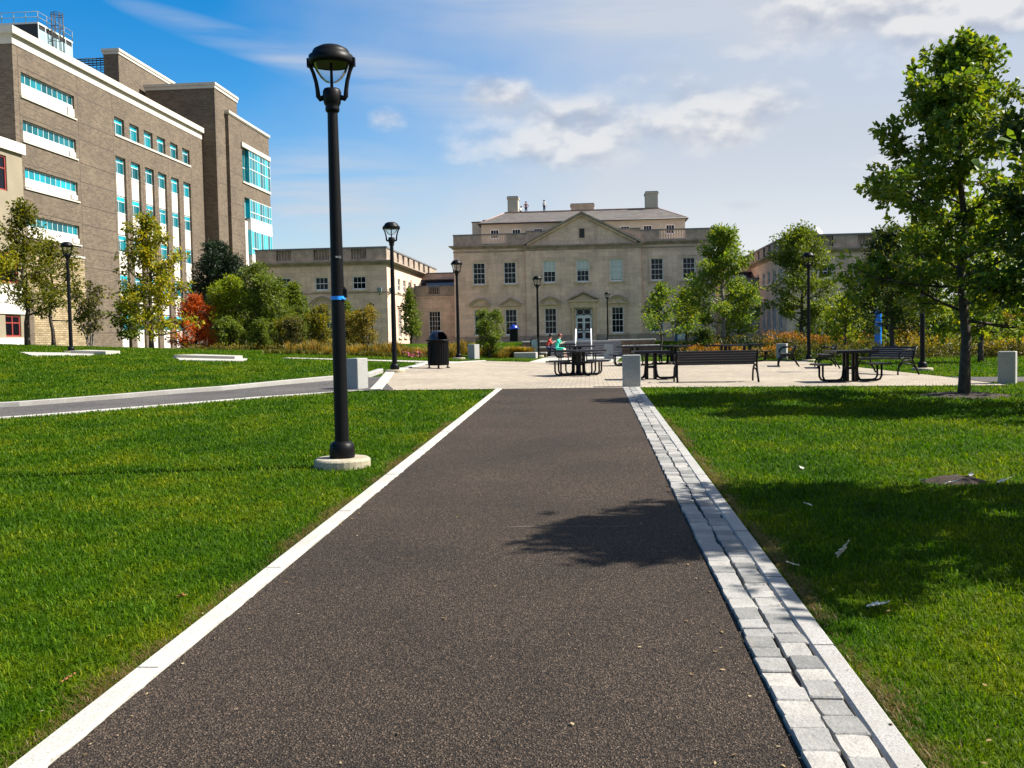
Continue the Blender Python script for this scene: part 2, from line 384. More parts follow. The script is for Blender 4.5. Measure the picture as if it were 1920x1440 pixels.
# turf under the blades, and the blades
def turf(name, blades):
    m, nt, b = new_mat(name); p = wpos(nt)
    a = ramp(nt, noise(nt, p, 0.75, 8, 0.72), [(0.28, (0.016,0.050,0.0006)), (0.48, (0.047,0.108,0.001)), (0.72, (0.142,0.170,0.003))])
    f = noise(nt, p, 14.0, 5, 0.7)
    g = mix(nt, 1.0, a, ramp(nt, f, [(0.3, (0.55,0.6,0.5)), (0.7, (1.35,1.3,1.3))]), 'MULTIPLY')
    if blades:
        g = mix(nt, 1.0, g, ramp(nt, island(nt), [(0, (0.6,0.68,0.5)), (0.55, (1.0,1.05,1.0)), (0.88, (1.45,1.35,1.2)), (0.95, (2.4,1.7,2.0)), (1, (2.8,1.9,2.6))]), 'MULTIPLY')
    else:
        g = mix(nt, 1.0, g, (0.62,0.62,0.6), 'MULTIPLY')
    L(nt, g, b.inputs['Base Color']); b.inputs['Roughness'].default_value = 0.55 if blades else 0.9
    b.inputs['Specular IOR Level'].default_value = 0.12 if blades else 0.05
    if blades:
        tr = N(nt, 'ShaderNodeBsdfTranslucent'); L(nt, mix(nt, 1.0, g, (1.35,1.45,0.3), 'MULTIPLY'), tr.inputs['Color'])
        ms = N(nt, 'ShaderNodeMixShader'); ms.inputs[0].default_value = 0.4
        L(nt, b.outputs[0], ms.inputs[1]); L(nt, tr.outputs[0], ms.inputs[2])
        L(nt, ms.outputs[0], nt.nodes['Material Output'].inputs['Surface'])
    else: bump(nt, b, noise(nt, p, 30, 4, 0.7), 0.8, 0.05)
    return m
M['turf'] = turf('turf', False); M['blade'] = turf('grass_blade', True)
M['dry_blade'] = leaf_mat('dry_thatch', [(0.09,0.058,0.022),(0.17,0.115,0.045),(0.08,0.075,0.014)], 0.3)

# ------------------------------------------------------------------ terrain
def S(a, b, t):
    t = np.clip((np.asarray(t, float)-a)/(b-a), 0, 1); return t*t*(3-2*t)
def zg(x, y):
    x = np.asarray(x, float); y = np.asarray(y, float)
    q = np.minimum(y, 21.5)
    z = 0.0195*q
    z = z + 0.045*np.clip(-x-1.5, 0, 32)*S(19, 33, y)*(1-0.62*S(48, 64, y))
    z = z - 0.010*np.clip(x, 0, 12)*S(10, 22, y)
    ax = np.abs(x); w = np.clip((ax-4.6)/2.4, 0, 1)
    w = w*np.clip((x+19)/7, 0, 1)
    rise = 0.84*S(58.95, 59.3, y)*(1-np.clip((ax-4.6)/2.4, 0, 1)) + 0.72*S(47, 60, y)*w
    z = z + rise - 0.2*S(62, 100, y)*np.clip((x+19)/7, 0, 1)
    return z
def G(x, y): return float(zg(x, y))

def grid_ground():
    xs = np.concatenate([np.linspace(-400, -70, 12)[:-1], np.linspace(-70, -16, 55)[:-1], np.linspace(-16, 16, 129)[:-1], np.linspace(16, 60, 45)[:-1], np.linspace(60, 400, 12)])
    ys = np.concatenate([np.linspace(-60, -2, 16)[:-1], np.linspace(-2, 70, 241)[:-1], np.linspace(70, 150, 41)[:-1], np.linspace(150, 900, 16)])
    X, Y = np.meshgrid(xs, ys); V = np.stack([X.ravel(), Y.ravel(), zg(X, Y).ravel()], 1)
    nx = len(xs); ny = len(ys)
    i = np.arange(nx-1)[None, :] + nx*np.arange(ny-1)[:, None]
    i = i.ravel(); F = np.stack([i, i+1, i+nx+1, i+nx], 1)
    return np_mesh('lawn', V, F, M['turf'], True)
struct(link('lawn', grid_ground()))

def drape(name, poly, mat, dz, step=0.6):
    """a sheet over the terrain bounded by poly (x,y)"""
    bm = bmesh.new()
    vs = [bm.verts.new((x, y, 0)) for x, y in poly]
    bm.faces.new(vs)
    xs = [p[0] for p in poly]; ys = [p[1] for p in poly]
    for ax, lo, hi in ((0, min(xs), max(xs)), (1, min(ys), max(ys))):
        n = max(1, int((hi-lo)/step))
        for k in range(1, n):
            c = lo + (hi-lo)*k/n
            co = Vector((c,0,0)) if ax == 0 else Vector((0,c,0))
            no = Vector((1,0,0)) if ax == 0 else Vector((0,1,0))
            bmesh.ops.bisect_plane(bm, geom=bm.verts[:]+bm.edges[:]+bm.faces[:], plane_co=co, plane_no=no)
    for v in bm.verts: v.co.z = G(v.co.x, v.co.y) + dz
    bmesh.ops.recalc_face_normals(bm, faces=bm.faces)
    for f in bm.faces:
        if f.normal.z < 0: f.normal_flip()
    me = bpy.data.meshes.new(name); bm.to_mesh(me); bm.free()
    me.materials.append(mat)
    return struct(link(name, me))
def strip(name, line, width, h, mat, dz=0.0, side=1, jitter=0.0, seg=0.5, seed=1):
    """a kerb: a ribbon of rectangular section on the terrain along a line, offset to one side"""
    r = random.Random(seed)
    pts = []
    for (a, b) in zip(line[:-1], line[1:]):
        d = math.dist(a, b); n = max(1, int(d/seg))
        for k in range(n): pts.append((a[0]+(b[0]-a[0])*k/n, a[1]+(b[1]-a[1])*k/n))
    pts.append(line[-1])
    mb = MB(); vs = []; fs = []
    for i, p in enumerate(pts):
        a = pts[max(0, i-1)]; c = pts[min(len(pts)-1, i+1)]
        t = Vector((c[0]-a[0], c[1]-a[1])).normalized(); n = Vector((-t.y, t.x))*side
        q = (p[0]+n.x*width, p[1]+n.y*width)
        j = r.uniform(-jitter, jitter)
        p0 = (p[0]-n.x*j, p[1]-n.y*j)
        z0 = G(*p); c_ = 0.012
        zt = z0 + h
        vs += [(p0[0], p0[1], z0-0.25), (p0[0], p0[1], zt-c_), (p0[0]+n.x*c_, p0[1]+n.y*c_, zt), (q[0]-n.x*c_, q[1]-n.y*c_, zt), (q[0], q[1], zt-c_), (q[0], q[1], z0-0.25)]
    for i in range(len(pts)-1):
        for k in range(5):
            fs.append((i*6+k, i*6+k+1, i*6+k+7, i*6+k+6))
    fs.append(tuple(range(6))); e = (len(pts)-1)*6; fs.append(tuple(e+k for k in range(5, -1, -1)))
    mb.add(vs, fs)
    return struct(obj(name, mb, mat))

PE = 22.0     # front edge of the plaza
drape('asphalt_path', [(-1.98, -3), (0.71, -3), (0.735, PE), (-1.98, PE)], M['asphalt'], 0.016, 0.5)
strip('kerb', [(-1.985, -3), (-1.985, PE)], 0.125, 0.034, M['kerb_pale'], side=1, jitter=0.014, seg=0.07)
def joints(name, line, width, side, every, h, seed):
    r = random.Random(seed); mb = MB()
    (xa, ya), (xb, yb) = line; y = ya
    while y < yb:
        y += every*r.uniform(0.97, 1.03); t = (y-ya)/(yb-ya)
        if t > 1: break
        x = xa+(xb-xa)*t; z = G(x, y)+h; x0, x1 = sorted((x+side*0.012, x+side*(width-0.004)))
        mb.box(x0, x1, y-0.0035, y+0.0035, z-0.03, z+0.0015)
    return struct(obj(name, mb, M['gravel_joint']))
joints('kerb_joint', [(-1.985, -3), (-1.985, PE)], 0.125, -1, 1.85, 0.034, 4); joints('kerb_joint', [(1.03, -3), (1.0, PE)], 0.115, 1, 1.25, 0.034, 5)
strip('kerb', [(1.03, -3), (1.0, PE)], 0.115, 0.034, M['kerb_grey'], side=-1, seg=0.4)
mb = MB(); rs = random.Random(9); xs_ = [-0.62+0.06*k for k in range(16)]
yy = [7.34+0.02*math.sin(k*0.9)+rs.uniform(-0.008, 0.008) for k in range(16)]
for k in range(15):
    if rs.random() < 0.75: w = rs.uniform(0.004, 0.010); mb.add([(xs_[k], yy[k]-w, G(0, yy[k])+0.019), (xs_[k+1], yy[k+1]-w, G(0, yy[k+1])+0.019), (xs_[k+1], yy[k+1]+w, G(0, yy[k+1])+0.019), (xs_[k], yy[k]+w, G(0, yy[k])+0.019)], [(0,1,2,3)])
struct(obj('path_scratch', mb, M['scratch']))
# two rows of granite setts beside the asphalt with open joints
drape('gutter_bed', [(0.722, -3), (1.035, -3), (1.005, PE), (0.735, PE)], M['gravel_joint'], 0.006, 0.6)
mb = MB(); rr = random.Random(3)
for row in range(2):
    y = -2.6 + row*0.06
    while y < PE-0.05:
        ln = rr.uniform(0.12, 0.20)
        k = (y+3)/25
        x0 = 0.735 + 0.147*row + 0.004*row + rr.uniform(-0.006, 0.006); x1 = x0 + 0.136 + rr.uniform(-0.009, 0.005)
        x0 -= 0.01*k*row; x1 -= 0.012*k*row
        g = 0.003; y1 = min(y+ln-g, PE)
        z0 = G(0.9, y) ; zt = z0 + 0.030 + rr.uniform(-0.004, 0.004)
        j = lambda: rr.uniform(-0.0045, 0.0045)
        e = 0.006
        A = [(x0+j(), y+j()*0.4), (x1+j(), y+j()*0.4), (x1+j(), y1+j()*0.4), (x0+j(), y1+j()*0.4)]
        cx = sum(p[0] for p in A)/4; cy = sum(p[1] for p in A)/4
        n = 4; pts = []
        for q in range(4):      # rounded, slightly wavy outline
            a = A[q]; c = A[(q+1) % 4]
            for t in (0.045, 0.5, 0.955):
                pts.append((a[0]+(c[0]-a[0])*t + rr.uniform(-0.003,0.003), a[1]+(c[1]-a[1])*t + rr.uniform(-0.003,0.003)))
        m_ = len(pts)
        sl = rr.uniform(-0.03, 0.03); sy = rr.uniform(-0.03, 0.03) + 0.0195
        def zz(px, py, b_): return b_ + (px-cx)*sl + (py-y)*sy
        vs = [(px, py, z0-0.1) for px, py in pts] + [(px, py, zz(px, py, zt-e)) for px, py in pts] + \
             [(px+(cx-px)*0.07, py+(cy-py)*0.07, zz(px, py, zt+rr.uniform(-0.001,0.001))) for px, py in pts]
        fs = [(a*m_+i, a*m_+(i+1) % m_, (a+1)*m_+(i+1) % m_, (a+1)*m_+i) for a in range(2) for i in range(m_)] + [tuple(range(2*m_, 3*m_))]
        mb.add(vs, fs)
        y += ln
struct(obj('cobble_gutter', mb, M['cobble']))

# plaza and the paths off it
drape('plaza', [(-5.0, PE), (9.1, PE), (9.3, 26.6), (9.0, 43), (3, 44.0), (-4.6, 43.4), (-6.2, 37), (-6.0, 29.5)], M['pavers'], 0.020, 0.8)
strip('plaza_kerb', [(-4.75, PE), (-5.95, 29.5), (-6.15, 37), (-4.6, 43.4)], 0.28, 0.05, M['kerb_pale'], side=1, seg=1)
drape('side_path', [(-4.5, PE+0.15), (-5.9, 27.2), (-8.6, 22.3), (-11.6, 19.0), (-15.5, 16.5), (-24, 12.5), (-23, 10.6), (-14.6, 14.2), (-10.35, 16.9), (-7.2, 20.4)], M['asphalt_grey'], 0.030, 0.6)
strip('side_kerb', [(-24, 12.5), (-15.5, 16.5), (-11.6, 19.0), (-8.6, 22.3), (-6.2, 27.2), (-6.3, 29.5)], 0.16, 0.13, M['granite'] if False else M['kerb_grey'], side=1, jitter=0.012, seg=0.25)
strip('side_kerb', [(-23, 10.6), (-14.6, 14.2), (-10.35, 16.9), (-7.2, 20.4), (-5.2, 21.95)], 0.12, 0.035, M['kerb_pale'], side=-1, seg=0.6)
drape('concrete_path', [(-2.7, 43.6), (1.2, 43.6), (1.9, 56), (-2.3, 56)], M['concrete'], 0.02, 0.8)
drape('side_path', [(9.25, 23.6), (9.3, 26.3), (14, 25.6), (24, 24.5), (24, 22.2), (14, 23.1)], M['asphalt_grey'], 0.02, 0.8)
# pale concrete walk crossing the slope on the left: three stretches show
def walk_slab(poly, h, name='concrete_walk'):
    mb = MB(); z = [G(x, y)+h for x, y in poly]
    n = len(poly); vs = [(x, y, zz) for (x, y), zz in zip(poly, z)] + [(x, y, zz-0.5) for (x, y), zz in zip(poly, z)]
    fs = [tuple(range(n)), tuple(range(2*n-1, n-1, -1))] + [(i, (i+1) % n, (i+1) % n + n, i+n) for i in range(n)]
    mb.add(vs, fs); return struct(obj(name, mb, M['concrete']))
walk_slab([(-22.6, 37.2), (-20.2, 34.0), (-18.9, 36.0), (-20.3, 38.6)], 0.05)
walk_slab([(-20.6, 37.4), (-19.2, 37.5), (-19.3, 38.9), (-20.6, 38.9)], 0.16)
walk_slab([(-16.0, 36.6), (-14.4, 33.4), (-12.4, 34.2), (-13.2, 36.9)], 0.05)
walk_slab([(-15.6, 35.6), (-13.3, 35.8), (-13.5, 37.2), (-15.4, 37.4)], 0.15)
walk_slab([(-6.3, 38.3), (-6.3, 40.4), (-9.2, 40.0), (-12.5, 39.9), (-12.5, 39.0)], 0.04)
walk_slab([(-5.9, 36.0), (-5.2, 40.4), (-6.5, 40.5), (-6.6, 36.4)], 0.045)

# ------------------------------------------------------------------ grass
def inside(poly, x, y):
    c = np.zeros(len(x), bool); n = len(poly)
    for i in range(n):
        x0, y0 = poly[i]; x1, y1 = poly[(i+1) % n]
        cond = ((y0 > y) != (y1 > y))
        with np.errstate(divide='ignore', invalid='ignore'):
            xx = (x1-x0)*(y-y0)/(y1-y0+1e-12)+x0
        c ^= cond & (x < xx)
    return c
rg = np.random.default_rng(5)
def blades(name, polys, holes, count_k, rmin, rmax, mat, hmul=1.0, dens=3400.0, kind='stuff', edge=None):
    n = count_k
    # radii drawn so that the density falls with distance from the path's near end
    e = 0.30
    u = rg.random(n); r = (rmin**e + u*(rmax**e-rmin**e))**(1/e)
    a = rg.uniform(-1.02, 1.02, n)
    x = r*np.sin(a); y = r*np.cos(a)
    keep = np.zeros(n, bool)
    for p in polys: keep |= inside(p, x, y)
    for p in holes: keep &= ~inside(p, x, y)
    x, y, r = x[keep], y[keep], r[keep]; n = len(x)
    z = zg(x, y)
    w = 0.0029*np.maximum(1, (r/4.2)**0.8)*rg.uniform(0.6, 1.4, n)
    h = (0.026 + 0.0009*r)*rg.uniform(0.4, 1.5, n)*hmul
    ph = rg.uniform(0, 2*np.pi, n); ln = rg.uniform(0.15, 1.15, n)*h
    dx, dy = np.cos(ph), np.sin(ph); sx, sy = -dy, dx
    P = np.stack([x, y, z-0.005], 1)
    b0 = P + np.stack([sx*w, sy*w, 0*w], 1); b1 = P - np.stack([sx*w, sy*w, 0*w], 1)
    mid = P + np.stack([dx*ln*0.35, dy*ln*0.35, h*0.65], 1)
    m0 = mid + np.stack([sx*w*0.7, sy*w*0.7, 0*w], 1); m1 = mid - np.stack([sx*w*0.7, sy*w*0.7, 0*w], 1)
    tip = P + np.stack([dx*ln, dy*ln, h], 1)
    V = np.stack([b0, b1, m1, m0, tip], 1).reshape(-1, 3)
    i = np.arange(n)*5
    F = np.concatenate([np.stack([i, i+1, i+2], 1), np.stack([i, i+2, i+3], 1), np.stack([i+3, i+2, i+4], 1)])
    o = link(name, np_mesh(name, V, F, mat)); return tag(o, None, 'grass', kind=kind)
SIDE_NEAR = [(-30, 7.6), (-23, 10.45), (-14.6, 14.05), (-10.35, 16.75), (-7.2, 20.25), (-5.1, 21.9)]
SIDE_FAR = [(-30, 10.6), (-24, 12.75), (-15.5, 16.8), (-11.6, 19.3), (-8.7, 22.6), (-6.4, 27.4), (-6.4, 37), (-6.6, 40.2), (-4.9, 43.5)]
LAWN_L = [(-2.10, 1.0), (-2.10, 21.95)] + [p for p in SIDE_NEAR[::-1]] + [(-30, 1)]
LAWN_HILL = SIDE_FAR + [(-2.8, 43.9), (-2.8, 47), (-6, 46), (-8.5, 53), (-24, 62), (-50, 62), (-50, 10)]
LAWN_R = [(1.14, 1.0), (1.11, 21.95), (9.2, 21.95), (9.3, 23.5), (14, 23.0), (40, 21.5), (40, 1)]
LAWN_RF = [(9.4, 26.5), (14, 25.7), (40, 24.3), (40, 46), (9.2, 46), (1.9, 47.5), (1.4, 44.2), (3, 44.2), (9.15, 43.2)]
PIT = [(3.36+0.30*math.cos(t*PI/8), 9.28+0.20*math.sin(t*PI/8)) for t in range(16)]
RING = [(7.15+0.85*math.cos(t*PI/8), 19.3+0.75*math.sin(t*PI/8)) for t in range(16)]
FOOT = [(-2.75+0.28*math.cos(t*PI/8), 10.6+0.28*math.sin(t*PI/8)) for t in range(16)]
SL = [[(-22.6, 37.2), (-20.2, 34.0), (-18.9, 36.0), (-20.3, 38.6)], [(-16.0, 36.6), (-14.4, 33.4), (-12.4, 34.2), (-13.2, 36.9)], [(-6.3, 38.3), (-6.3, 40.4), (-9.2, 40.0), (-12.5, 39.9), (-12.5, 39.0)]]
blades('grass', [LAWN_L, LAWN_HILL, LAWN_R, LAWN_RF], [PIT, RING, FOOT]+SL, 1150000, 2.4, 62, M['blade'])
# worn, dry thatch along the kerbs
E1 = [(-2.10, 1), (-2.10, 20), (-2.20, 20), (-2.24, 1)]
E2 = [(1.14, 1), (1.12, 21), (1.20, 21), (1.30, 1)]
n = 60000
y = rg.uniform(2.6, 15, n)**1.0; sd = rg.random(n) < 0.5
dn = 0.30+0.22*np.sin(y*1.9+np.where(sd, 0, 2))+0.20*np.sin(y*4.7+1)+0.14*np.sin(y*11.3)+np.where(sd, 0, 0.12)
patch = rg.random(n) < np.clip(dn, 0.04, 0.8)
off = np.abs(rg.normal(0, 1, n))*(0.03+0.06*np.clip(dn, 0, 0.8)) + 0.003
x = np.where(sd, -2.11-off, 1.145+off)
x, y = x[patch], y[patch]; n = len(x)
ph = rg.uniform(0, 2*np.pi, n); l = rg.uniform(0.006, 0.028, n); w = rg.uniform(0.0008, 0.0022, n); zz = zg(x, y)+rg.uniform(0.008, 0.036, n)
d = np.stack([np.cos(ph)*l, np.sin(ph)*l, rg.uniform(-0.01, 0.02, n)], 1); s_ = np.stack([-np.sin(ph)*w, np.cos(ph)*w, 0*w], 1)
P = np.stack([x, y, zz], 1)
V = np.stack([P-d, P-s_, P+d, P+s_], 1).reshape(-1, 3); i = np.arange(n)*4
o = link('dry_grass', np_mesh('dry_grass', V, np.stack([i, i+1, i+2, i+3], 1), M['dry_blade'])); tag(o, None, 'dry grass', kind='stuff')

# ------------------------------------------------------------------ buildings
def wall_holes(mb, u0, u1, z0, z1, holes, depth, Mx, mi=0):
    """front sheet in local x,z at y=0 (outward -y) with rectangular openings and their reveals"""
    us = sorted({u0, u1} | {h[0] for h in holes} | {h[1] for h in holes}); zs = sorted({z0, z1} | {h[2] for h in holes} | {h[3] for h in holes})
    us = [u for u in us if u0 <= u <= u1]; zs = [z for z in zs if z0 <= z <= z1]
    for a, b in zip(us[:-1], us[1:]):
        for c, d in zip(zs[:-1], zs[1:]):
            mu, mz = (a+b)/2, (c+d)/2
            if any(h[0] < mu < h[1] and h[2] < mz < h[3] for h in holes): continue
            mb.add([(a,0,c),(b,0,c),(b,0,d),(a,0,d)], [(0,1,2,3)], mi, Mx)
    for a, b, c, d in holes:
        mb.add([(a,0,c),(b,0,c),(b,0,d),(a,0,d),(a,depth,c),(b,depth,c),(b,depth,d),(a,depth,d)],
               [(0,4,5,1),(1,5,6,2),(2,6,7,3),(3,7,4,0)], mi, Mx)
class Fac:
    """a facade plane of a building thing; local x along it, -y outward, z up (world heights)"""
    def __init__(s, root, ox, oy, rz):
        s.root = root; s.rz = rz
        s.M = Matrix.Translation(Vector((ox, oy, 0)) - root.location) @ Matrix.Rotation(rz, 4, 'Z')
        s.z0 = root.location.z
    def place(s, name, data, x, y, z, parent=None):
        p = s.M @ Vector((x, y, z))
        return link(name, data, parent or s.root, p, s.rz)
CACHE = {}
def cached(key, fn, mats):
    if key not in CACHE:
        mb = MB(); fn(mb); CACHE[key] = mb.mesh(key[0], mats)
    return CACHE[key]

def sash(mb, w, h, cols, rows, fr=0.09, mun=0.03, d=0.06, meet=None):
    """painted sash window: frame, meeting rail and glazing bars; origin bottom centre"""
    mb.box(-w/2, -w/2+fr, 0, d, 0, h); mb.box(w/2-fr, w/2, 0, d, 0, h)
    mb.box(-w/2+fr, w/2-fr, 0.001, d, h-fr, h); mb.box(-w/2+fr, w/2-fr, -0.03, d, 0, fr*1.6)
    iw = w-2*fr
    for k in range(1, cols): x = -w/2+fr+iw*k/cols; mb.box(x-mun/2, x+mun/2, 0.012, d-0.01, fr*1.6, h-fr)
    for k in range(1, rows):
        z = fr*1.6+(h-fr*2.6)*k/rows; t = mun/2 if k*2 != rows else mun
        mb.box(-w/2+fr, w/2-fr, 0.008, d-0.008, z-t, z+t)
def house_window(F, xc, z0, w, h, cols=3, rows=4, dep=0.16, sill=True, surround=True, hood=None, blind=None, brackets=False):
    win = F.place('window', cached(('window', w, h, cols, rows), lambda mb: sash(mb, w, h, cols, rows), [M['white']]), xc, dep-0.06, z0)
    link('pane', cached(('pane', w, h), lambda mb: mb.box(-w/2+0.02, w/2-0.02, 0.03, 0.045, 0.02, h-0.02), [M['pane']]), win)
    if blind:
        link('blind', cached(('blind', w, h, blind), lambda mb: mb.box(-w/2+0.1, w/2-0.1, 0.022, 0.028, h*(1-blind), h-0.1), [M['blind']]), win)
    e = -(dep-0.06)
    if surround:
        def sr(mb):
            t = 0.2
            mb.box(-w/2-t, -w/2-0.002, e-0.05, e+0.02, 0, h+t); mb.box(w/2+0.002, w/2+t, e-0.05, e+0.02, 0, h+t)
            mb.box(-w/2, w/2, e-0.05, e+0.02, h+0.002, h+t)
            mb.box(-w/2-t-0.05, w/2+t+0.05, e-0.09, e+0.02, h+t, h+t+0.07)
        link('surround', cached(('surround', w, h, dep), sr, [M['limestone']]), win)
    if sill:
        def sl(mb):
            mb.box(-w/2-0.28, w/2+0.28, e-0.16, 0, -0.17, -0.002)
            if brackets:
                for x in (-w/2-0.12, w/2+0.12): mb.box(x-0.1, x+0.1, e-0.11, e+0.02, -0.42, -0.17)
        link('sill', cached(('sill', w, dep, brackets), sl, [M['limestone_warm']]), win)
    if hood:
        def hd(mb):
            W = w/2+0.55; zb = h+0.38
            mb.box(-w/2-0.35, w/2+0.35, e-0.08, e+0.02, h+0.27, zb-0.002)
            mb.box(-W, W, e-0.3, e+0.02, zb, zb+0.1)
            if hood == 'arch':
                pts = [(-W+2*W*k/16, 0.72*math.sin(PI*(k/16))**0.75) for k in range(17)]
            else: pts = [(-W, 0.0), (0, 0.74), (W, 0.0)]
            inner = [(x*0.82, max(0, z-0.14)) for x, z in pts]
            mb.prism([(x, zb+0.1+z*0.999) for x, z in inner], e-0.06, e+0.02)
            for (a, c), (a2, c2), (b, d_), (b2, d2) in zip(pts[:-1], pts[1:], inner[:-1], inner[1:]):
                mb.prism([(a, zb+0.1+c), (a2, zb+0.1+c2), (a2, zb+0.24+c2), (a, zb+0.24+c)], e-0.33, e+0.02, 1)
                mb.prism([(b*1.08, zb+0.1+d_), (b2*1.08, zb+0.1+d2), (a2*0.995, zb+0.1+c2), (a*0.995, zb+0.1+c)], e-0.2, e+0.02)
        link('hood', cached(('hood', w, h, dep, hood), hd, [M['limestone_warm'], M['limestone_dark']]), win)
    return win
BAL = [(0.07,0),(0.07,0.06),(0.045,0.09),(0.085,0.32),(0.05,0.62),(0.06,0.8),(0.07,0.84),(0.07,0.9)]
def cornice_profile(mb, u0, u1, z, Mx, out=0.5, ends=(True, True), h=0.42):
    """stepped cornice running along local x; z is its bottom"""
    steps = [(0.12, 0.0, 0.12), (0.22, 0.12, 0.22), (out*0.8, 0.22, 0.32), (out, 0.32, h)]
    for o, a, b in steps:
        e0 = o if ends[0] else 0; e1 = o if ends[1] else 0
        mb.box(u0-e0, u1+e1, -o, 0.05, z+a, z+b-0.001, 0, Mx)
def parapet(root, mats, bmat, u0, u1, z0, z1, gaps, Mx, y0=0.0, y1=0.4, mi_cap=1, cap=0.13, extra=None, blind=False):
    """parapet wall (a part) with open balustrade bays (sub-parts) and a coping"""
    x = u0; top = z1-cap; mb = MB(); bays = []
    if extra: extra(mb)
    for g0, g1 in gaps + [(u1, u1)]:
        if g0 > x: mb.box(x, g0, y0, y1, z0, top-0.002, 0, Mx)
        if g1 > g0:
            mb.box(g0+0.002, g1-0.002, y0+0.05, y1-0.05, z0, z0+0.2, 0, Mx)
            if blind: mb.box(g0+0.003, g1-0.003, y1-0.14, y1-0.051, z0+0.201, top-0.003, 0, Mx)
            n = max(2, round((g1-g0)/0.29)); hh = top-z0-0.2; mbal = MB(); bays.append(mbal)
            for k in range(n):
                cx = g0+(g1-g0)*(k+0.5)/n
                mbal.lathe([(r, zz*hh/0.9) for r, zz in BAL], 8, 0, Mx @ Matrix.Translation((cx, (y0+y1)/2, z0+0.2)))
        x = g1
    mb.box(u0-0.05, u1+0.05, y0-0.07, y1+0.05, top, z1, mi_cap, Mx)
    p = obj('parapet', mb, mats, root)
    for q in bays: obj('balustrade', q, bmat, p)

# --- the main house
house = thing('mansion', 'long two storey tan limestone mansion with a central pediment and a slate attic roof', 'building', (-0.5, 111.5, 0.0))
FM = Fac(house, 0, 112.0, 0)      # main front
FP = Fac(house, 0, 111.5, 0)      # projecting centre
Z0, ZC = 0.2, 11.9
up = [(-12.45, 0), (-8.9, 0), (7.82, 0), (11.4, 0)]
mbw = MB()
W1, W2 = (1.36, 3.0), (1.42, 2.53)
ctr2 = [-4.34, -0.55, 3.23]; ctr1 = [-4.3, 3.29]
def holes(xs, w, z, h): return [(x-w/2, x+w/2, z, z+h) for x in xs]
hl = holes([-12.45, -8.9, 7.82, 11.4], W2[0], 7.72, W2[1]) + holes([-12.42, -8.86, 7.8, 11.36], W1[0], 1.86, W1[1])
wall_holes(mbw, -15.37, -7.03, Z0, ZC, [h for h in hl if h[0] < 0], 0.3, FM.M)
wall_holes(mbw, 6.02, 14.33, Z0, ZC, [h for h in hl if h[0] > 0], 0.3, FM.M)
hp = holes(ctr2, W2[0], 7.74, W2[1]) + holes(ctr1, W1[0], 1.86, W1[1]) + [(-1.46, 0.38, 0.95, 4.82)]
wall_holes(mbw, -7.03, 6.02, Z0, ZC, hp, 0.3, FP.M)
for x in (-7.03, 6.02): mbw.add([(x,0,Z0),(x,0.5,Z0),(x,0.5,ZC),(x,0,ZC)], [(0,1,2,3)], 0, FP.M)
for x in (-15.37, 14.33): mbw.add([(x,0,Z0),(x,18,Z0),(x,18,ZC),(x,0,ZC)], [(0,1,2,3)], 0, FM.M)
mbw.add([(-15.37,0.3,ZC+0.3),(14.33,0.3,ZC+0.3),(14.33,18,ZC+0.3),(-15.37,18,ZC+0.3)], [(0,1,2,3)], 0, FM.M)
mbw.add([(-15.37,18,Z0),(14.33,18,Z0),(14.33,18,ZC+0.3),(-15.37,18,ZC+0.3)], [(0,1,2,3)], 0, FM.M)
mbw.add([(-15.0,1.2,Z0),(14.0,1.2,Z0),(14.0,1.2,ZC),(-15.0,1.2,ZC)], [(0,1,2,3)], 1, FM.M)
obj('wall', mbw, [M['limestone'], M['gutter']], house)
for F, a, b in ((FM, -15.43, -7.09), (FM, 6.08, 14.39), (FP, -7.09, -1.95), (FP, 0.9, 6.08)):
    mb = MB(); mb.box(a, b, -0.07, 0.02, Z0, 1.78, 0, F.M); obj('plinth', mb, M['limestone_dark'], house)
mb = MB()
for F, a, b in ((FM, -15.37, -7.2), (FM, 6.2, 14.33), (FP, -7.03, 6.02)):
    mb.box(a-0.05, b+0.05, -0.08, 0.02, 11.42, 11.56, 0, F.M)
cornice_profile(mb, -15.37, -7.05, 11.8, FM.M, 0.5, (True, False)); cornice_profile(mb, 6.04, 14.33, 11.8, FM.M, 0.5, (False, True))
cornice_profile(mb, -7.03, 6.02, 11.62, FP.M, 0.42, (True, True), 0.36)
for x, s_ in ((-15.37, -1), (14.33, 1)):
    mb.box(min(x, x+s_*0.5), max(x, x+s_*0.5), 0.051, 18, 12.12, 12.219, 0, FM.M)
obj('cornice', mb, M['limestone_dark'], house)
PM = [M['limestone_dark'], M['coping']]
for u0, u1, gp, xa, xb in ((-15.37, -7.0, (-12.15, -9.28), -6.93, -4.2), (6.0, 14.33, (8.15, 11.07), 3.2, 5.93)):
    def ext(mb): mb.box(xa, xb, 0.02, 0.42, 12.22, 13.62, 0, FM.M); mb.box(xa-0.07, xb+0.1, -0.06, 0.48, 13.622, 13.74, 1, FM.M)
    parapet(house, PM, M['limestone'], u0, u1, 12.22, 13.52, [gp], FM.M, 0.0, 0.4, extra=ext)
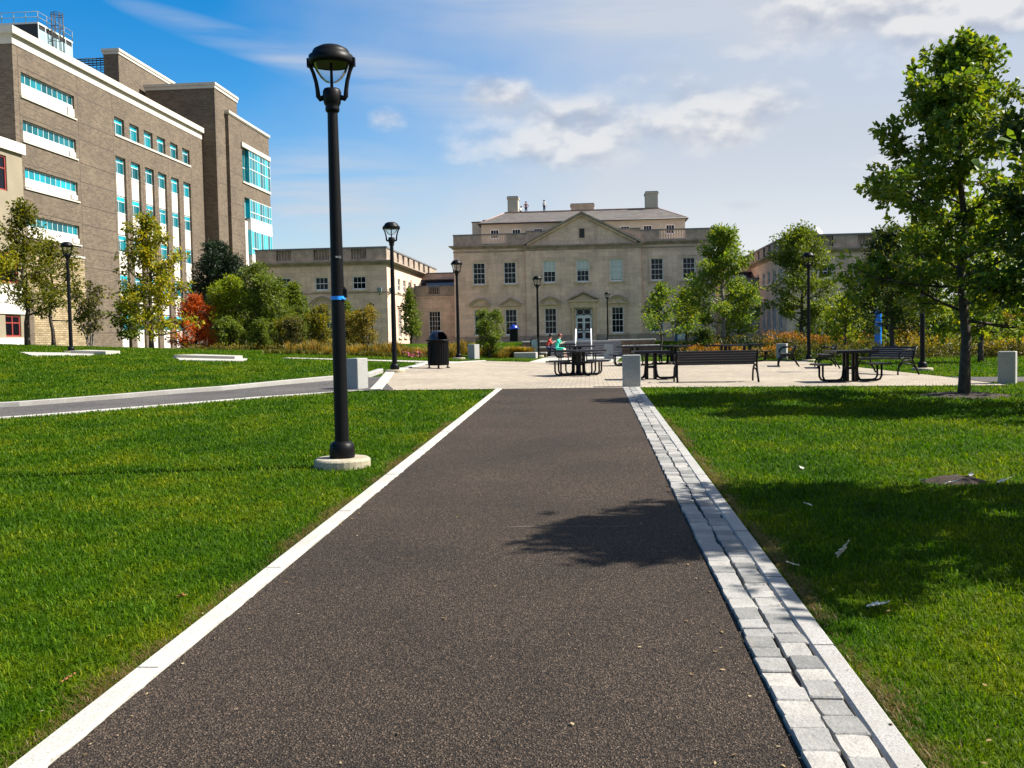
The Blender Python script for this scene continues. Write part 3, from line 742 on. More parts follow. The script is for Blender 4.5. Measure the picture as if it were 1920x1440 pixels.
# pediment
mb = MB()
A, B_, C_ = (-7.45, 11.98), (6.1, 11.98), (-0.6, 15.45)
mb.prism([(-7.0, 11.985), (5.75, 11.985), (-0.62, 15.2)], 0.05, 6.4, 0, FP.M)
def raking(p, q, t, y0, y1, mi=1):
    d = Vector((q[0]-p[0], q[1]-p[1])).normalized(); n = Vector((-d.y, d.x))*(1 if d.x > 0 else -1)
    if n.y < 0: n = -n
    mb.prism([p, q, (q[0], q[1]+t/abs(n.y)), (p[0], p[1]+t/abs(n.y))], y0, y1, mi, FP.M)
for p in (A, B_):
    raking(p, C_, 0.20, -0.45, 6.4, 1)
    q = (p[0]*0.93+C_[0]*0.07, p[1]+0.07)
    raking((p[0]+(0.55 if p[0] < 0 else -0.55), p[1]), (C_[0], C_[1]-0.26), 0.20, -0.24, 0.049, 0)
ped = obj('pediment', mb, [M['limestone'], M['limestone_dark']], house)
vb = MB(); vb.box(-0.9, -0.29, 0.0, 0.06, 12.72, 13.78, 0, FP.M)
for k in range(9): vb.box(-0.88, -0.31, -0.012, 0.0, 12.78+k*0.11, 12.83+k*0.11, 0, FP.M)
obj('vent', vb, M['gutter'], ped)
fr = MB()
for a, b, c, d in ((-0.98,-0.9,12.64,13.86),(-0.29,-0.21,12.64,13.86),(-0.9,-0.29,13.78,13.86),(-0.9,-0.29,12.64,12.72)): fr.box(a, b, -0.03, 0.06, c, d, 0, FP.M)
obj('vent_frame', fr, M['limestone'], ped)
for x in [-12.45, -8.9, 7.82, 11.4]: house_window(FM, x, 7.72, *W2, brackets=True)
for x, bl in zip(ctr2, (0.5, 0.45, 0.92)): house_window(FP, x, 7.74, *W2, brackets=True, blind=bl)
for x, hd in zip([-12.42, -8.86, 7.8, 11.36], ('arch', 'gable', 'gable', 'arch')): house_window(FM, x, 1.86, *W1, hood=hd)
for x in ctr1: house_window(FP, x, 1.86, *W1, hood='arch')
# doorway
dr = obj('doorcase', (lambda mb: (
    [mb.lathe([(0.2,1.0),(0.2,1.12),(0.155,1.16),(0.15,2.4),(0.13,4.6),(0.17,4.66),(0.2,4.74),(0.2,4.86)], 16, 0, FP.M @ Matrix.Translation((x, -0.22, 0))) for x in (-1.74, 0.65)],
    mb.box(-2.0, 0.91, -0.42, 0.02, 4.862, 5.5, 0, FP.M), mb.box(-2.2, 1.11, -0.6, 0.02, 5.502, 5.68, 0, FP.M),
    mb.prism([(-1.9, 5.682), (0.81, 5.682), (-0.545, 6.42)], -0.3, 0.02, 0, FP.M),
    [mb.prism([(-0.545+s_*1.78, 5.682), (-0.545, 6.46), (-0.545, 6.66), (-0.545+s_*1.78, 5.86)], -0.66, 0.02, 1, FP.M) for s_ in (-1, 1)], mb)[-1])(MB()), [M['limestone_warm'], M['limestone_dark']], house)
mb = MB()
mb.box(-1.46, 0.38, 0.14, 0.2, 3.78, 3.96, 0, FP.M); mb.box(-1.46, -1.38, 0.14, 0.2, 0.95, 4.82, 0, FP.M); mb.box(0.30, 0.38, 0.14, 0.2, 0.95, 4.82, 0, FP.M); mb.box(-1.38, 0.30, 0.14, 0.2, 4.74, 4.82, 0, FP.M)
dfr = obj('door_frame', mb, M['door_paint'], house)
for k, x in enumerate((-0.95, -0.13)):
    pts = [(x+0.40*math.cos(t*PI/12), 4.35+0.34*math.sin(t*PI/12)) for t in range(25)]
    mb = MB(); mb.tube([(a, 0.16, b) for a, b in pts], 0.028, 5, 0, FP.M)
    mb.tube([(x, 0.16, 4.69), (x, 0.16, 4.75)], 0.03, 5, 0, FP.M); mb.tube([(x, 0.16, 4.01), (x, 0.16, 3.95)], 0.03, 5, 0, FP.M)
    obj('fanlight_ring', mb, M['door_paint'], dfr)
mb = MB(); mb.box(-1.37, 0.29, 0.185, 0.195, 3.962, 4.74, 0, FP.M); obj('pane', mb, M['pane'], dfr)
for s_, x0, x1 in ((-1, -1.38, -0.55), (1, -0.53, 0.30)):
    mb = MB()
    mb.box(x0, x0+0.13, 0.15, 0.2, 1.0, 3.78, 0, FP.M); mb.box(x1-0.13, x1, 0.15, 0.2, 1.0, 3.78, 0, FP.M)
    for a, b in ((1.0, 1.34), (2.0, 2.16), (3.08, 3.22), (3.64, 3.78)): mb.box(x0+0.13, x1-0.13, 0.15, 0.2, a, b, 0, FP.M)
    d_ = obj('door', mb, M['door_paint'], house)
    mb = MB(); mb.box(x0+0.13, x1-0.13, 0.17, 0.185, 1.34, 3.64, 0, FP.M); obj('pane', mb, M['pane'], d_)
    mb = MB(); hx = x1-0.07 if s_ < 0 else x0+0.07
    mb.tube([(hx, 0.14, 2.0), (hx, 0.08, 2.02), (hx, 0.08, 2.3), (hx, 0.14, 2.32)], 0.02, 6, 0, FP.M); obj('handle', mb, M['black'], d_)
    mb = MB(); mb.box((x0+x1)/2-0.16, (x0+x1)/2+0.16, 0.165, 0.169, 2.3, 2.42, 0, FP.M); obj('notice', mb, M['white'], d_)
# attic storey and roof
FA = Fac(house, 0, 118.0, 0)
mb = MB(); ax = [-11.13, -8.5, -5.86, 4.53, 7.2, 9.87]
wall_holes(mb, -12.75, 11.62, 12.2, 15.28, holes(ax, 1.07, 13.5, 1.17), 0.2, FA.M)
for x in (-12.75, 11.62): mb.add([(x,0,12.2),(x,10,12.2),(x,10,15.28),(x,0,15.28)], [(0,1,2,3)], 0, FA.M)
mb.box(-14.2, -11.9, 3.0, 9, 12.2, 15.9, 0, FA.M)
attic = obj('attic_storey', mb, M['stucco'], house)
mb = MB(); mb.box(-14.27, -12.9, 2.92, 9.08, 15.9, 16.02, 0, FA.M); mb.box(-12.88, -11.83, 2.92, 9.08, 15.9, 16.2, 0, FA.M); obj('coping', mb, M['gutter'], attic)
for x in ax: house_window(FA, x, 13.5, 1.07, 1.17, 3, 2, 0.14, sill=False, surround=False)
mb = MB()
e = [(-13.05,-0.4,15.38),(11.92,-0.4,15.38),(11.92,10.4,15.38),(-13.05,10.4,15.38)]; r_ = [(-10.2,5,17.25),(8.85,5,17.25)]
mb.add(e+r_, [(0,1,5,4),(1,2,5),(2,3,4,5),(3,0,4)], 0, FA.M)
roof = obj('roof', mb, M['slate'], house)
mb = MB()
for a, b in ((0,1),(1,2),(2,3),(3,0)):
    p, q = Vector(e[a]), Vector(e[b]); mb.tube([FA.M @ (p-Vector((0,0,0.07))), FA.M @ (q-Vector((0,0,0.07)))], 0.10, 6)
mb.box(-12.95, 11.82, -0.3, 10.3, 15.282, 15.33, 0, FA.M)
obj('gutter', mb, M['gutter'], roof)
mb = MB(); mb.box(-10.25, 8.9, 4.75, 5.25, 17.2, 17.33, 0, FA.M)
for p, q in ((e[0], r_[0]), (e[1], r_[1])): mb.tube([FA.M @ Vector(p), FA.M @ Vector(q)], 0.06, 5)
obj('ridge_cap', mb, M['copper'], roof)
def chimney(x0, x1, y0, y1, zb, zt, mat, cap=0.28):
    mb = MB(); mb.box(x0, x1, y0, y1, zb, zt-cap-0.2, 0, FA.M)
    c = obj('chimney', mb, mat, roof)
    mb = MB(); mb.box(x0-0.09, x1+0.09, y0-0.09, y1+0.09, zt-cap-0.198, zt-cap, 0, FA.M); mb.box(x0-0.02, x1+0.02, y0-0.02, y1+0.02, zt-cap+0.001, zt-0.08, 1, FA.M)
    n = max(1, int((x1-x0)/0.45))
    for k in range(n):
        cx = x0+(x1-x0)*(k+0.5)/n; mb.box(cx-0.15, cx+0.15, (y0+y1)/2-0.2, (y0+y1)/2+0.2, zt-0.079, zt, 1, FA.M)
    obj('chimney_cap', mb, [mat, M['coping']], c)
chimney(-9.9, -8.6, 5.0, 7.2, 15.6, 19.4, M['stucco'], 0.2)
chimney(7.3, 8.8, 4.8, 7.0, 15.6, 19.45, M['stucco'], 0.2)
chimney(-2.0, 0.9, 6.2, 7.6, 15.6, 18.4, M['limestone_warm'], 0.2)
# the low links to the wings
def link_block(x0, x1, bx0, bx1, tagname):
    F = Fac(house, 0, 114.0, 0); mb = MB(); xc = (bx0+bx1)/2
    wall_holes(mb, x0, x1, 0.2, 6.55, [(xc-0.71, xc+0.71, 1.9, 4.9)], 0.25, F.M)
    mb.box(x0, x1, 0.8, 1.0, 0.2, 6.5, 0, F.M)
    mb.box(x0, x1, 0.3, 8, 6.5, 6.9, 0, F.M); mb.box(x0, x1, 5, 9, 6.9, 9.6, 0, F.M)
    mb.box(x0, x1, -0.1, 0.02, 6.45, 6.62, 0, F.M)
    w = obj('link_wall', mb, M['limestone'], house)
    parapet(house, PM, M['limestone_dark'], x0, x1, 6.65, 7.9, [(bx0, bx1)], F.M, 0, 0.35, cap=0.14)
    mb = MB(); mb.add([(x0,1.2,7.6),(x1,1.2,7.6),(x1,4.2,8.75),(x0,4.2,8.75)], [(0,1,2,3)], 0, F.M); mb.box(x0, x1, 4.1, 4.4, 8.7, 8.85, 1, F.M); mb.box(x0, x1, 1.1, 1.25, 6.9, 7.62, 1, F.M)
    obj('glass_roof', mb, [M['pane'], M['gutter']], w)
    mb = MB(); mb.box(x0, x1, 4.9, 9.1, 9.602, 9.72, 0, F.M); obj('coping', mb, M['coping'], w)
    house_window(F, xc, 1.9, 1.42, 3.0, 4, 5)
link_block(-20.3, -15.37, -18.7, -17.38, 'a'); link_block(14.33, 19.44, 16.3, 17.6, 'b')

# --- the two wings
def wing(label, side):
    xs = -20.3 if side < 0 else 19.44            # inner side wall
    xo = xs+side*13.6
    root = thing('stone_wing', label, 'building', ((xs+xo)/2, 98, 0.0), 0, 'stone wings beside the mansion')
    F = Fac(root, 0, 98.0, 0); a, b = min(xs, xo), max(xs, xo)
    off = [-2.86, -6.75, -10.64] if side < 0 else [3.75, 7.63, 11.5]
    cx = [xs+o for o in off]
    FS = Fac(root, xs, 98.0, R(90)) if side < 0 else Fac(root, xs, 131.0, R(-90))
    sy = [2.85, 6.25, 9.4, 12.5, 16, 19.5, 23, 26.5]; sy = sy if side < 0 else [33-q for q in sy]
    mb = MB()
    wall_holes(mb, a, b, 0.0, 9.3, holes(cx, 1.38, 6.76, 1.38)+holes(cx, 1.38, 1.85, 3.0), 0.28, F.M)
    wall_holes(mb, 0, 33, 0.0, 9.3, holes(sy, 1.38, 6.76, 1.38)+holes(sy, 1.38, 1.85, 3.0), 0.28, FS.M)
    mb.add([(a,0.2,9.6),(b,0.2,9.6),(b,33,9.6),(a,33,9.6)], [(0,1,2,3)], 0, F.M)
    mb.add([(xo,0,0),(xo,33,0),(xo,33,9.3),(xo,0,9.3)], [(0,1,2,3)], 0, F.M); mb.add([(a,33,0),(b,33,0),(b,33,9.6),(a,33,9.6)], [(0,1,2,3)], 0, F.M)
    mb.add([(a+0.6,1.0,0),(b-0.6,1.0,0),(b-0.6,1.0,9.3),(a+0.6,1.0,9.3)], [(0,1,2,3)], 1, F.M); mb.add([(0.6,1.0,0),(32,1.0,0),(32,1.0,9.3),(0.6,1.0,9.3)], [(0,1,2,3)], 1, FS.M)
    obj('wall', mb, [M['limestone'], M['gutter']], root)
    mb = MB()
    mb.box(a, b, -0.06, 0.02, 6.42, 6.52, 0, F.M); mb.box(0.02, 33, -0.061, 0.02, 6.42, 6.52, 0, FS.M)
    cornice_profile(mb, a, b, 9.25, F.M, 0.55, (False, False), 0.44)
    for o, q0, q1 in ((0.12,0,0.12),(0.22,0.12,0.22),(0.44,0.22,0.32),(0.55,0.32,0.44)):
        u0, u1 = (-o+0.001, 33) if side < 0 else (0, 33+o-0.001)
        mb.box(u0, u1, -o, 0.05, 9.25+q0, 9.25+q1-0.003, 0, FS.M)
    obj('cornice', mb, M['limestone_dark'], root)
    gx = sorted((c-0.78, c+0.78) for c in cx)
    parapet(root, PM, M['limestone_dark'], a, b, 9.7, 11.1, gx, F.M, 0.05, 0.55, cap=0.17, blind=True)
    gs = sorted((c-0.6, c+0.6) for c in sy)
    parapet(root, PM, M['limestone_dark'], 0.5 if side < 0 else 0, 33 if side < 0 else 32.5, 9.7, 11.09, gs, FS.M, 0.06, 0.55, cap=0.17, blind=True)
    for k, c in enumerate(cx):
        house_window(F, c, 6.76, 1.38, 1.38, 3, 2, surround=False)
        house_window(F, c, 1.85, 1.38, 3.0, 3, 4, hood='arch' if k == 1 else None)
    for c in sy:
        house_window(FS, c, 6.76, 1.38, 1.38, 3, 2, surround=False); house_window(FS, c, 1.85, 1.38, 3.0, 3, 4)
    return root, F
wl, F = wing('stone wing left of the mansion with small square windows, its right flank sunlit', -1)
for x, s_ in ((-21.0, 0), (-19.95, 1)):
    mb = MB(); mb.box(x-0.22, x+0.22, -0.62 if not s_ else 0.2, -0.3 if not s_ else 0.5, 6.5, 6.9, 0, F.M)
    mb.tube([F.M @ Vector((x, -0.4 if not s_ else 0.35, 6.55)), F.M @ Vector((x-0.1*(1-s_)-0.3*s_, 0.05 if not s_ else 0.35, 6.2))], 0.06, 6)
    obj('floodlight', mb, M['grey_metal'], wl)
wr, F = wing('stone wing with a small white roof dome, half hidden behind the trees', 1)
mb = MB(); mb.lathe([(0.75,9.6),(0.75,11.2),(0.72,11.45),(0.55,11.75),(0.3,11.95),(0.0,12.0)], 20, 0, F.M @ Matrix.Translation((22.7, 2.2, 0))); obj('roof_dome', mb, M['white'], wr)

# --- the brick laboratory block
lab = thing('brick_laboratory', 'tall brown brick block with teal windows and a white parapet band', 'building', (-49, 102, 0.5))
XA = -49.0
FL = Fac(lab, XA, 0, R(90))       # local x = world Y, outward = +X
mb = MB()
bandz = [(23.5, 25.62), (19.66, 21.48), (15.58, 17.38), (11.4, 13.22)]
colx = [99.63, 103.05, 106.45, 109.75, 113.25, 116.75]
hb = [(82.65, 91.5, a, b) for a, b in bandz]
hc = [(y-0.2, y+2.0, 23.75, 25.53) for y in colx] + [(y-0.2, y+2.0, 1.2, 21.44) for y in colx]
wall_holes(mb, 81.5, 123.0, -0.5, 27.7, hb+hc, 0.42, FL.M)
mb.add([(81.5,0,-0.5),(81.5,30,-0.5),(81.5,30,27.7),(81.5,0,27.7)], [(0,1,2,3)], 0, FL.M)
mb.add([(81.5,0.3,28.6),(123,0.3,28.6),(123,30,28.6),(81.5,30,28.6)], [(0,1,2,3)], 0, FL.M)
mb.add([(82,1.0,-0.5),(122.5,1.0,-0.5),(122.5,1.0,27.6),(82,1.0,27.6)], [(0,1,2,3)], 1, FL.M)
obj('wall', mb, [M['lab_brick'], M['gutter']], lab)
mb = MB()
mb.box(81.45, 122.9, -0.05, 0.3, 27.7, 28.5, 0, FL.M); mb.box(81.1, 122.95, -0.35, 0.3, 28.502, 29.13, 0, FL.M)
mb.box(81.449, 81.8, 0.301, 30, 27.7, 28.5, 0, FL.M); mb.box(81.1, 81.8, 0.301, 30, 28.502, 29.13, 0, FL.M)
obj('cornice', mb, M['precast'], lab)
mb = MB()
for y in (82.25, 92.12, 99.05, 119.1): mb.box(y-0.03, y+0.03, -0.006, 0.01, 10.2 if y < 91 else 0, 27.68, 0, FL.M)
for z in (25.9, 23.35, 21.7, 19.4, 17.6, 15.3, 13.45, 11.2, 9.3, 7.0, 5.1, 2.9):
    mb.box(92.2, 98.97, -0.006, 0.01, z-0.035, z+0.035, 0, FL.M)
    if z > 10.4: mb.box(82.3, 92.05, -0.006, 0.01, z-0.03+0.12, z+0.03+0.12, 0, FL.M)
for y in colx[1:]: mb.box(y-0.84, y-0.79, -0.006, 0.01, 1.0, 23.3, 0, FL.M)
obj('joint_lines', mb, M['joint'], lab)
mb = MB()
mb.box(99.4, 118.9, -0.1, 0.02, 23.5, 23.72, 0, FL.M)
for a, b in bandz: mb.box(82.45, 91.75, -0.12, 0.02, a-0.14, a-0.002, 0, FL.M)
obj('ledge', mb, M['precast'], lab)
mb = MB(); mb.box(81.3, 92.0, -0.12, 0.02, -0.5, 10.1, 0, FL.M); mb.box(81.28, 92.05, -0.2, 0.02, 10.102, 10.28, 1, FL.M)
obj('stone_base', mb, [M['rubble'], M['precast']], lab)
def strip_window(mb, w, h, n, fr=0.07):
    mb.box(-w/2, w/2, 0, 0.08, 0, fr); mb.box(-w/2, w/2, 0, 0.08, h-fr, h)
    for k in range(n+1):
        x = -w/2+fr/2+(w-fr)*k/n; mb.box(x-fr/2, x+fr/2, 0.001, 0.079, fr, h-fr)
def panes(F, win, w, h, n, mats, z0=0.07, z1=None):
    z1 = z1 or h-0.07
    for k in range(n):
        a = -w/2+0.07+(w-0.07)*k/n; b_ = a+(w-0.07)/n-0.07
        link('pane', cached(('pane', round(w/n, 3), round(h, 3), mats[k % len(mats)]), lambda q: q.box(0, b_-a, 0.03, 0.05, z0, z1), [M[mats[k % len(mats)]]]), win, (a, 0, 0))
for r_i, (a, b) in enumerate(bandz):
    h = 0.95; z = b-h
    w_ = FL.place('window', cached(('window', 'band'), lambda q: strip_window(q, 8.85, h, 10), [M['teal_frame']]), 87.075, 0.2, z)
    panes(FL, w_, 8.85, h, 10, ['pane_teal'] if r_i != 2 else ['pane_cyan'])
    q = MB(); q.box(82.66, 91.49, 0.16, 0.4, a, z-0.002, 0, FL.M)
    q.box(82.66, 83.9, 0.05, 0.158, a+0.12, z-0.3, 0, FL.M); q.box(90.4, 91.49, 0.02, 0.158, a+0.1, z-0.3, 0, FL.M)
    obj('spandrel', q, M['panel_white'], lab)
def lab_win(mb):
    strip = 0.07
    for a, b in ((-1.1,-1.03),(1.03,1.1)): mb.box(a, b, 0, 0.08, 0, 1.74)
    mb.box(-1.03, 1.03, 0, 0.08, 0, strip); mb.box(-1.03, 1.03, 0, 0.08, 1.67, 1.74); mb.box(-1.03, 1.03, 0.001, 0.079, 1.18, 1.26); mb.box(-0.35, -0.27, 0.001, 0.079, strip, 1.18)
    mb.box(-1.1, 1.1, -0.06, 0.08, -0.12, -0.002)
rows = [23.77, 19.7, 15.6, 11.5, 7.33, 3.2]
for c in colx:
    for k, z in enumerate(rows):
        w_ = FL.place('window', cached(('window', 'lab'), lab_win, [M['teal_frame']]), c+0.9, 0.26, z)
        link('pane', cached(('pane', 'labtop'), lambda q: q.box(-1.04, 1.04, 0.03, 0.05, 1.25, 1.68), [M['pane_cyan']]), w_)
        link('pane', cached(('pane', 'labbig'), lambda q: q.box(-0.28, 1.04, 0.03, 0.05, 0.05, 1.2), [M['pane_teal']]), w_)
        link('pane', cached(('pane', 'labside'), lambda q: q.box(-1.04, -0.34, 0.03, 0.05, 0.05, 1.2), [M['pane_teal']]), w_)
        if k >= 1:
            FL.place('spandrel', cached(('spandrel', 'lab'), lambda q: (q.box(-1.08, 1.08, 0, 0.12, 0, 1.06), q.box(-1.08, 1.08, 0, 0.12, 1.08, 2.15)), [M['panel_white']]), c+0.9, 0.24, z-2.28)
# tower, second block and penthouse behind
def block(name, x0, x1, y0, y1, z0, z1, mats=None, cap=0.9, holes_=None):
    """x1 is the east face"""
    F = Fac(lab, x1, 0, R(90)); q = MB()
    wall_holes(q, y0, y1, z0, z1, holes_ or [], 0.6, F.M)
    d = x1-x0
    q.add([(y0,0,z0),(y0,d,z0),(y0,d,z1),(y0,0,z1)], [(0,1,2,3)], 0, F.M); q.add([(y1,0,z0),(y1,d,z0),(y1,d,z1),(y1,0,z1)], [(0,1,2,3)], 0, F.M)
    q.add([(y0,0.2,z1),(y1,0.2,z1),(y1,d,z1),(y0,d,z1)], [(0,1,2,3)], 0, F.M); q.add([(y0,d,z0),(y1,d,z0),(y1,d,z1),(y0,d,z1)], [(0,1,2,3)], 0, F.M)
    if holes_: q.add([(y0+0.5,1.2,z0),(y1-0.3,1.2,z0),(y1-0.3,1.2,z1-1),(y0+0.5,1.2,z1-1)], [(0,1,2,3)], 0, F.M)
    t = obj(name, q, M['lab_brick'], lab)
    if cap:
        c = MB(); o = 0.1
        c.box(y0-o, y1+o, -o, d+o, z1-cap, z1-0.28, 0, F.M); c.box(y0-o-0.1, y1+o+0.1, -o-0.1, d+o+0.1, z1-0.278, z1+0.05, 0, F.M)
        obj('coping', c, M['precast'], t)
    return t, F
t, F = block('tower', -56.3, -47.2, 123.0, 131.0, -0.5, 34.9, cap=0.68)
q = MB()
for z in (30.5, 26.4, 22.3, 18.2, 14.1, 10, 6): q.box(123.1, 126.3, -0.006, 0.01, z-0.03, z+0.03, 0, F.M)
q.box(123.28, 123.34, -0.006, 0.01, 0, 33.9, 0, F.M); obj('joint_lines', q, M['joint'], t)
gl = [(131.2, 142.2, 23.72, 28.3), (131.5, 142.2, 12.0, 21.6)]
t2, F = block('stair_block', -58, -46.75, 126.4, 142.6, -0.5, 32.1, cap=0.4, holes_=[(a, min(b, 142.2), c, d) for a, b, c, d in gl])
q = MB()
for z in (26.4, 24.3, 22.3, 20.2, 18.2, 16.1, 14.1, 10, 6): q.box(126.5, 131.1, -0.006, 0.01, z-0.03, z+0.03, 0, F.M)
q.box(131.0, 131.05, -0.006, 0.01, 0, 31.5, 0, F.M); obj('joint_lines', q, M['joint'], t2)
q = MB(); q.box(130.7, 142.6, -0.25, 0.02, 28.3, 28.9, 0, F.M); q.box(131.0, 142.6, -0.15, 0.02, 23.45, 23.71, 0, F.M)
obj('ledge', q, M['precast'], t2)
def bay(F, u0, u1, z0, z1, n, mids, y=-0.12):
    w = u1-u0; h = z1-z0
    def fr(mb):
        mb.box(-w/2, w/2, 0, 0.1, 0, 0.1); mb.box(-w/2, w/2, 0, 0.1, h-0.1, h)
        for k in range(n+1): x = -w/2+0.05+(w-0.1)*k/n; mb.box(x-0.05, x+0.05, 0.001, 0.099, 0.1, h-0.1)
        for m_ in mids: mb.box(-w/2+0.1, w/2-0.1, -0.02, 0.09, m_-0.06, m_+0.06)
    b_ = F.place('bay_window', cached(('bay_window', w, h, n), fr, [M['teal_frame']]), (u0+u1)/2, y, z0)
    panes(F, b_, w, h, n, ['pane_cyan', 'pane_teal', 'pane_cyan'])
    return b_
bay(F, 133.6, 142.58, 23.72, 28.3, 8, [3.6, 2.05]); bay(F, 131.21, 133.5, 23.72, 28.3, 2, [2.05], 0.5)
bay(F, 133.4, 142.58, 18.9, 21.55, 9, [0.9]); bay(F, 131.6, 133.3, 18.9, 21.55, 1, [], 0.5)
bay(F, 133.6, 142.58, 13.9, 17.3, 9, [0.9]); bay(F, 131.6, 133.3, 13.9, 17.3, 1, [], 0.5)
q = MB(); q.box(133.45, 142.59, -0.14, 0.5, 17.32, 18.88, 0, F.M); q.box(133.65, 142.59, -0.14, 0.5, 12.0, 13.88, 0, F.M); q.box(131.6, 133.4, 0.3, 0.5, 12.0, 18.5, 0, F.M)
obj('spandrel', q, M['panel_white'], t2)
for za, zb in ((23.74, 28.28), (18.92, 21.55), (13.9, 17.3)):
    q = MB(); q.box(133.52, 133.58 if za > 20 else 133.44, -0.1, 0.58, za, zb, 0, F.M) if za > 23 else q.box(133.34, 133.39, -0.1, 0.58, za, zb, 0, F.M)
    obj('glass_return', q, M['pane_cyan'], t2)
block('penthouse', -58.9, -57.0, 117.4, 133.4, 28.0, 37.95, cap=0.62)
# glazed plant room with its railings
FG = Fac(lab, -52.0, 0, R(90)); q = MB()
q.box(90.9, 97.2, 0.02, 7, 28.5, 32.45, 0, FG.M); pr = obj('plant_room', q, M['gutter'], lab)
q = MB()
for k in range(5): q.box(91.0+k*1.22, 92.12+k*1.22, -0.02, 0.018, 28.6, 32.0, 0, FG.M)
obj('cladding_panel', q, M['plant_glass'], pr)
q = MB(); q.box(90.85, 97.25, -0.06, 7.05, 32.452, 32.62, 0, FG.M)
for k in range(6): q.box(90.9+k*1.22, 91.0+k*1.22, -0.06, 0.01, 28.6, 32.45, 0, FG.M)
obj('fascia', q, M['teal_frame'], pr)
q = MB()
for z in (33.1, 33.6):
    q.tube([(-52.0+0.05, 97.2, z), (-52.0+0.05, 90.9, z), (-59, 90.9, z)], 0.035, 5, 0, Matrix.Translation(-lab.location))
for p in [(-51.95, 90.9+k*1.57) for k in range(5)] + [(-51.95-k*1.2, 90.9) for k in range(1, 6)]:
    q.tube([(p[0], p[1], 32.6), (p[0], p[1], 33.6)], 0.035, 5, 0, Matrix.Translation(-lab.location))
obj('railing', q, M['grey_metal'], pr)
q = MB(); T_ = Matrix.Translation(-lab.location)
for a in range(8): q.tube([(-51.3+0.55*math.cos(a*PI/4), 93.2+0.55*math.sin(a*PI/4), 29.6), (-51.3+0.55*math.cos(a*PI/4), 93.2+0.55*math.sin(a*PI/4), 34.1)], 0.04, 5, 0, T_)
for z in (30.4, 31.6, 32.8, 33.9, 34.1): q.tube([(-51.3+0.55*math.cos(a*PI/6), 93.2+0.55*math.sin(a*PI/6), z) for a in range(13)], 0.035, 5, 0, T_)
obj('ladder_cage', q, M['gutter'], pr)
q = MB()
for z in (37.0, 36.75, 36.45, 36.2, 35.85, 35.6, 35.3, 35.05): q.tube([(-66.5, 117.8, z), (-58.95, 117.8, z)], 0.05 if z < 36 else 0.085, 5, 0, T_)
for k in range(16): q.tube([(-66.5+k*0.5, 117.8, 28.7), (-66.5+k*0.5, 117.8, 37.0)], 0.04, 5, 0, T_)
q.box(-66.5, -58.95, 118.1, 118.3, 28.6, 34.9, 0, T_)
obj('roof_screen', q, M['gutter'], lab)

# --- beige annex at the frame's left edge
ann = thing('beige_annex', 'low beige rendered building with red framed windows and white cornice', 'building', (-48, 72, 0.5))
FN = Fac(ann, -48.0, 0, R(90)); q = MB()
wh = [(77.2, 79.4, 2.5, 4.3), (76.2, 79.3, 7.0, 9.6), (74.2, 78.3, 14.6, 17.5), (70, 73.5, 2.5, 4.9), (66, 69.5, 2.5, 4.9)]
wall_holes(q, 58, 80.6, -0.5, 18.0, wh, 0.35, FN.M)
for y in (58, 80.6): q.add([(y,0,-0.5),(y,18,-0.5),(y,18,18),(y,0,18)], [(0,1,2,3)], 0, FN.M)
q.add([(58,0.2,18.3),(80.6,0.2,18.3),(80.6,18,18.3),(58,18,18.3)], [(0,1,2,3)], 0, FN.M)
obj('wall', q, M['beige'], ann)
q = MB(); q.box(57.8, 80.8, -0.25, 18, 18.0, 18.9, 0, FN.M); obj('cornice', q, M['panel_white'], ann)
q = MB(); q.box(80.2, 80.9, -0.3, 0.02, -0.5, 6.2, 0, FN.M); obj('corner_pier', q, M['lab_brick'], ann)
q = MB(); q.box(70, 80.1, -0.14, 0.02, -0.5, 2.4, 0, FN.M); q.box(70, 76.1, -0.10, 0.02, 2.4, 10.5, 0, FN.M); q.box(76.1, 80.1, -0.10, 0.02, 4.4, 6.9, 0, FN.M); obj('cladding_panel', q, M['panel_white'], ann)
for a, b, c, d in wh:
    w, h = b-a, d-c
    def fr(mb):
        mb.box(-w/2, -w/2+0.14, 0, 0.1, 0, h); mb.box(w/2-0.14, w/2, 0, 0.1, 0, h); mb.box(-w/2+0.14, w/2-0.14, 0, 0.1, 0, 0.14); mb.box(-w/2+0.14, w/2-0.14, 0, 0.1, h-0.14, h)
        mb.box(-0.07, 0.07, 0.001, 0.099, 0.14, h-0.14); mb.box(-w/2+0.14, -0.07, 0.001, 0.099, h*0.62, h*0.62+0.1); mb.box(0.07, w/2-0.14, 0.001, 0.099, h*0.62, h*0.62+0.1)
    w_ = FN.place('window', cached(('window', 'annex', w, h), fr, [M['red_frame']]), (a+b)/2, 0.1, c)
    link('pane', cached(('pane', 'annex', w, h), lambda mb: mb.box(-w/2+0.1, w/2-0.1, 0.05, 0.07, 0.1, h-0.1), [M['pane']]), w_)

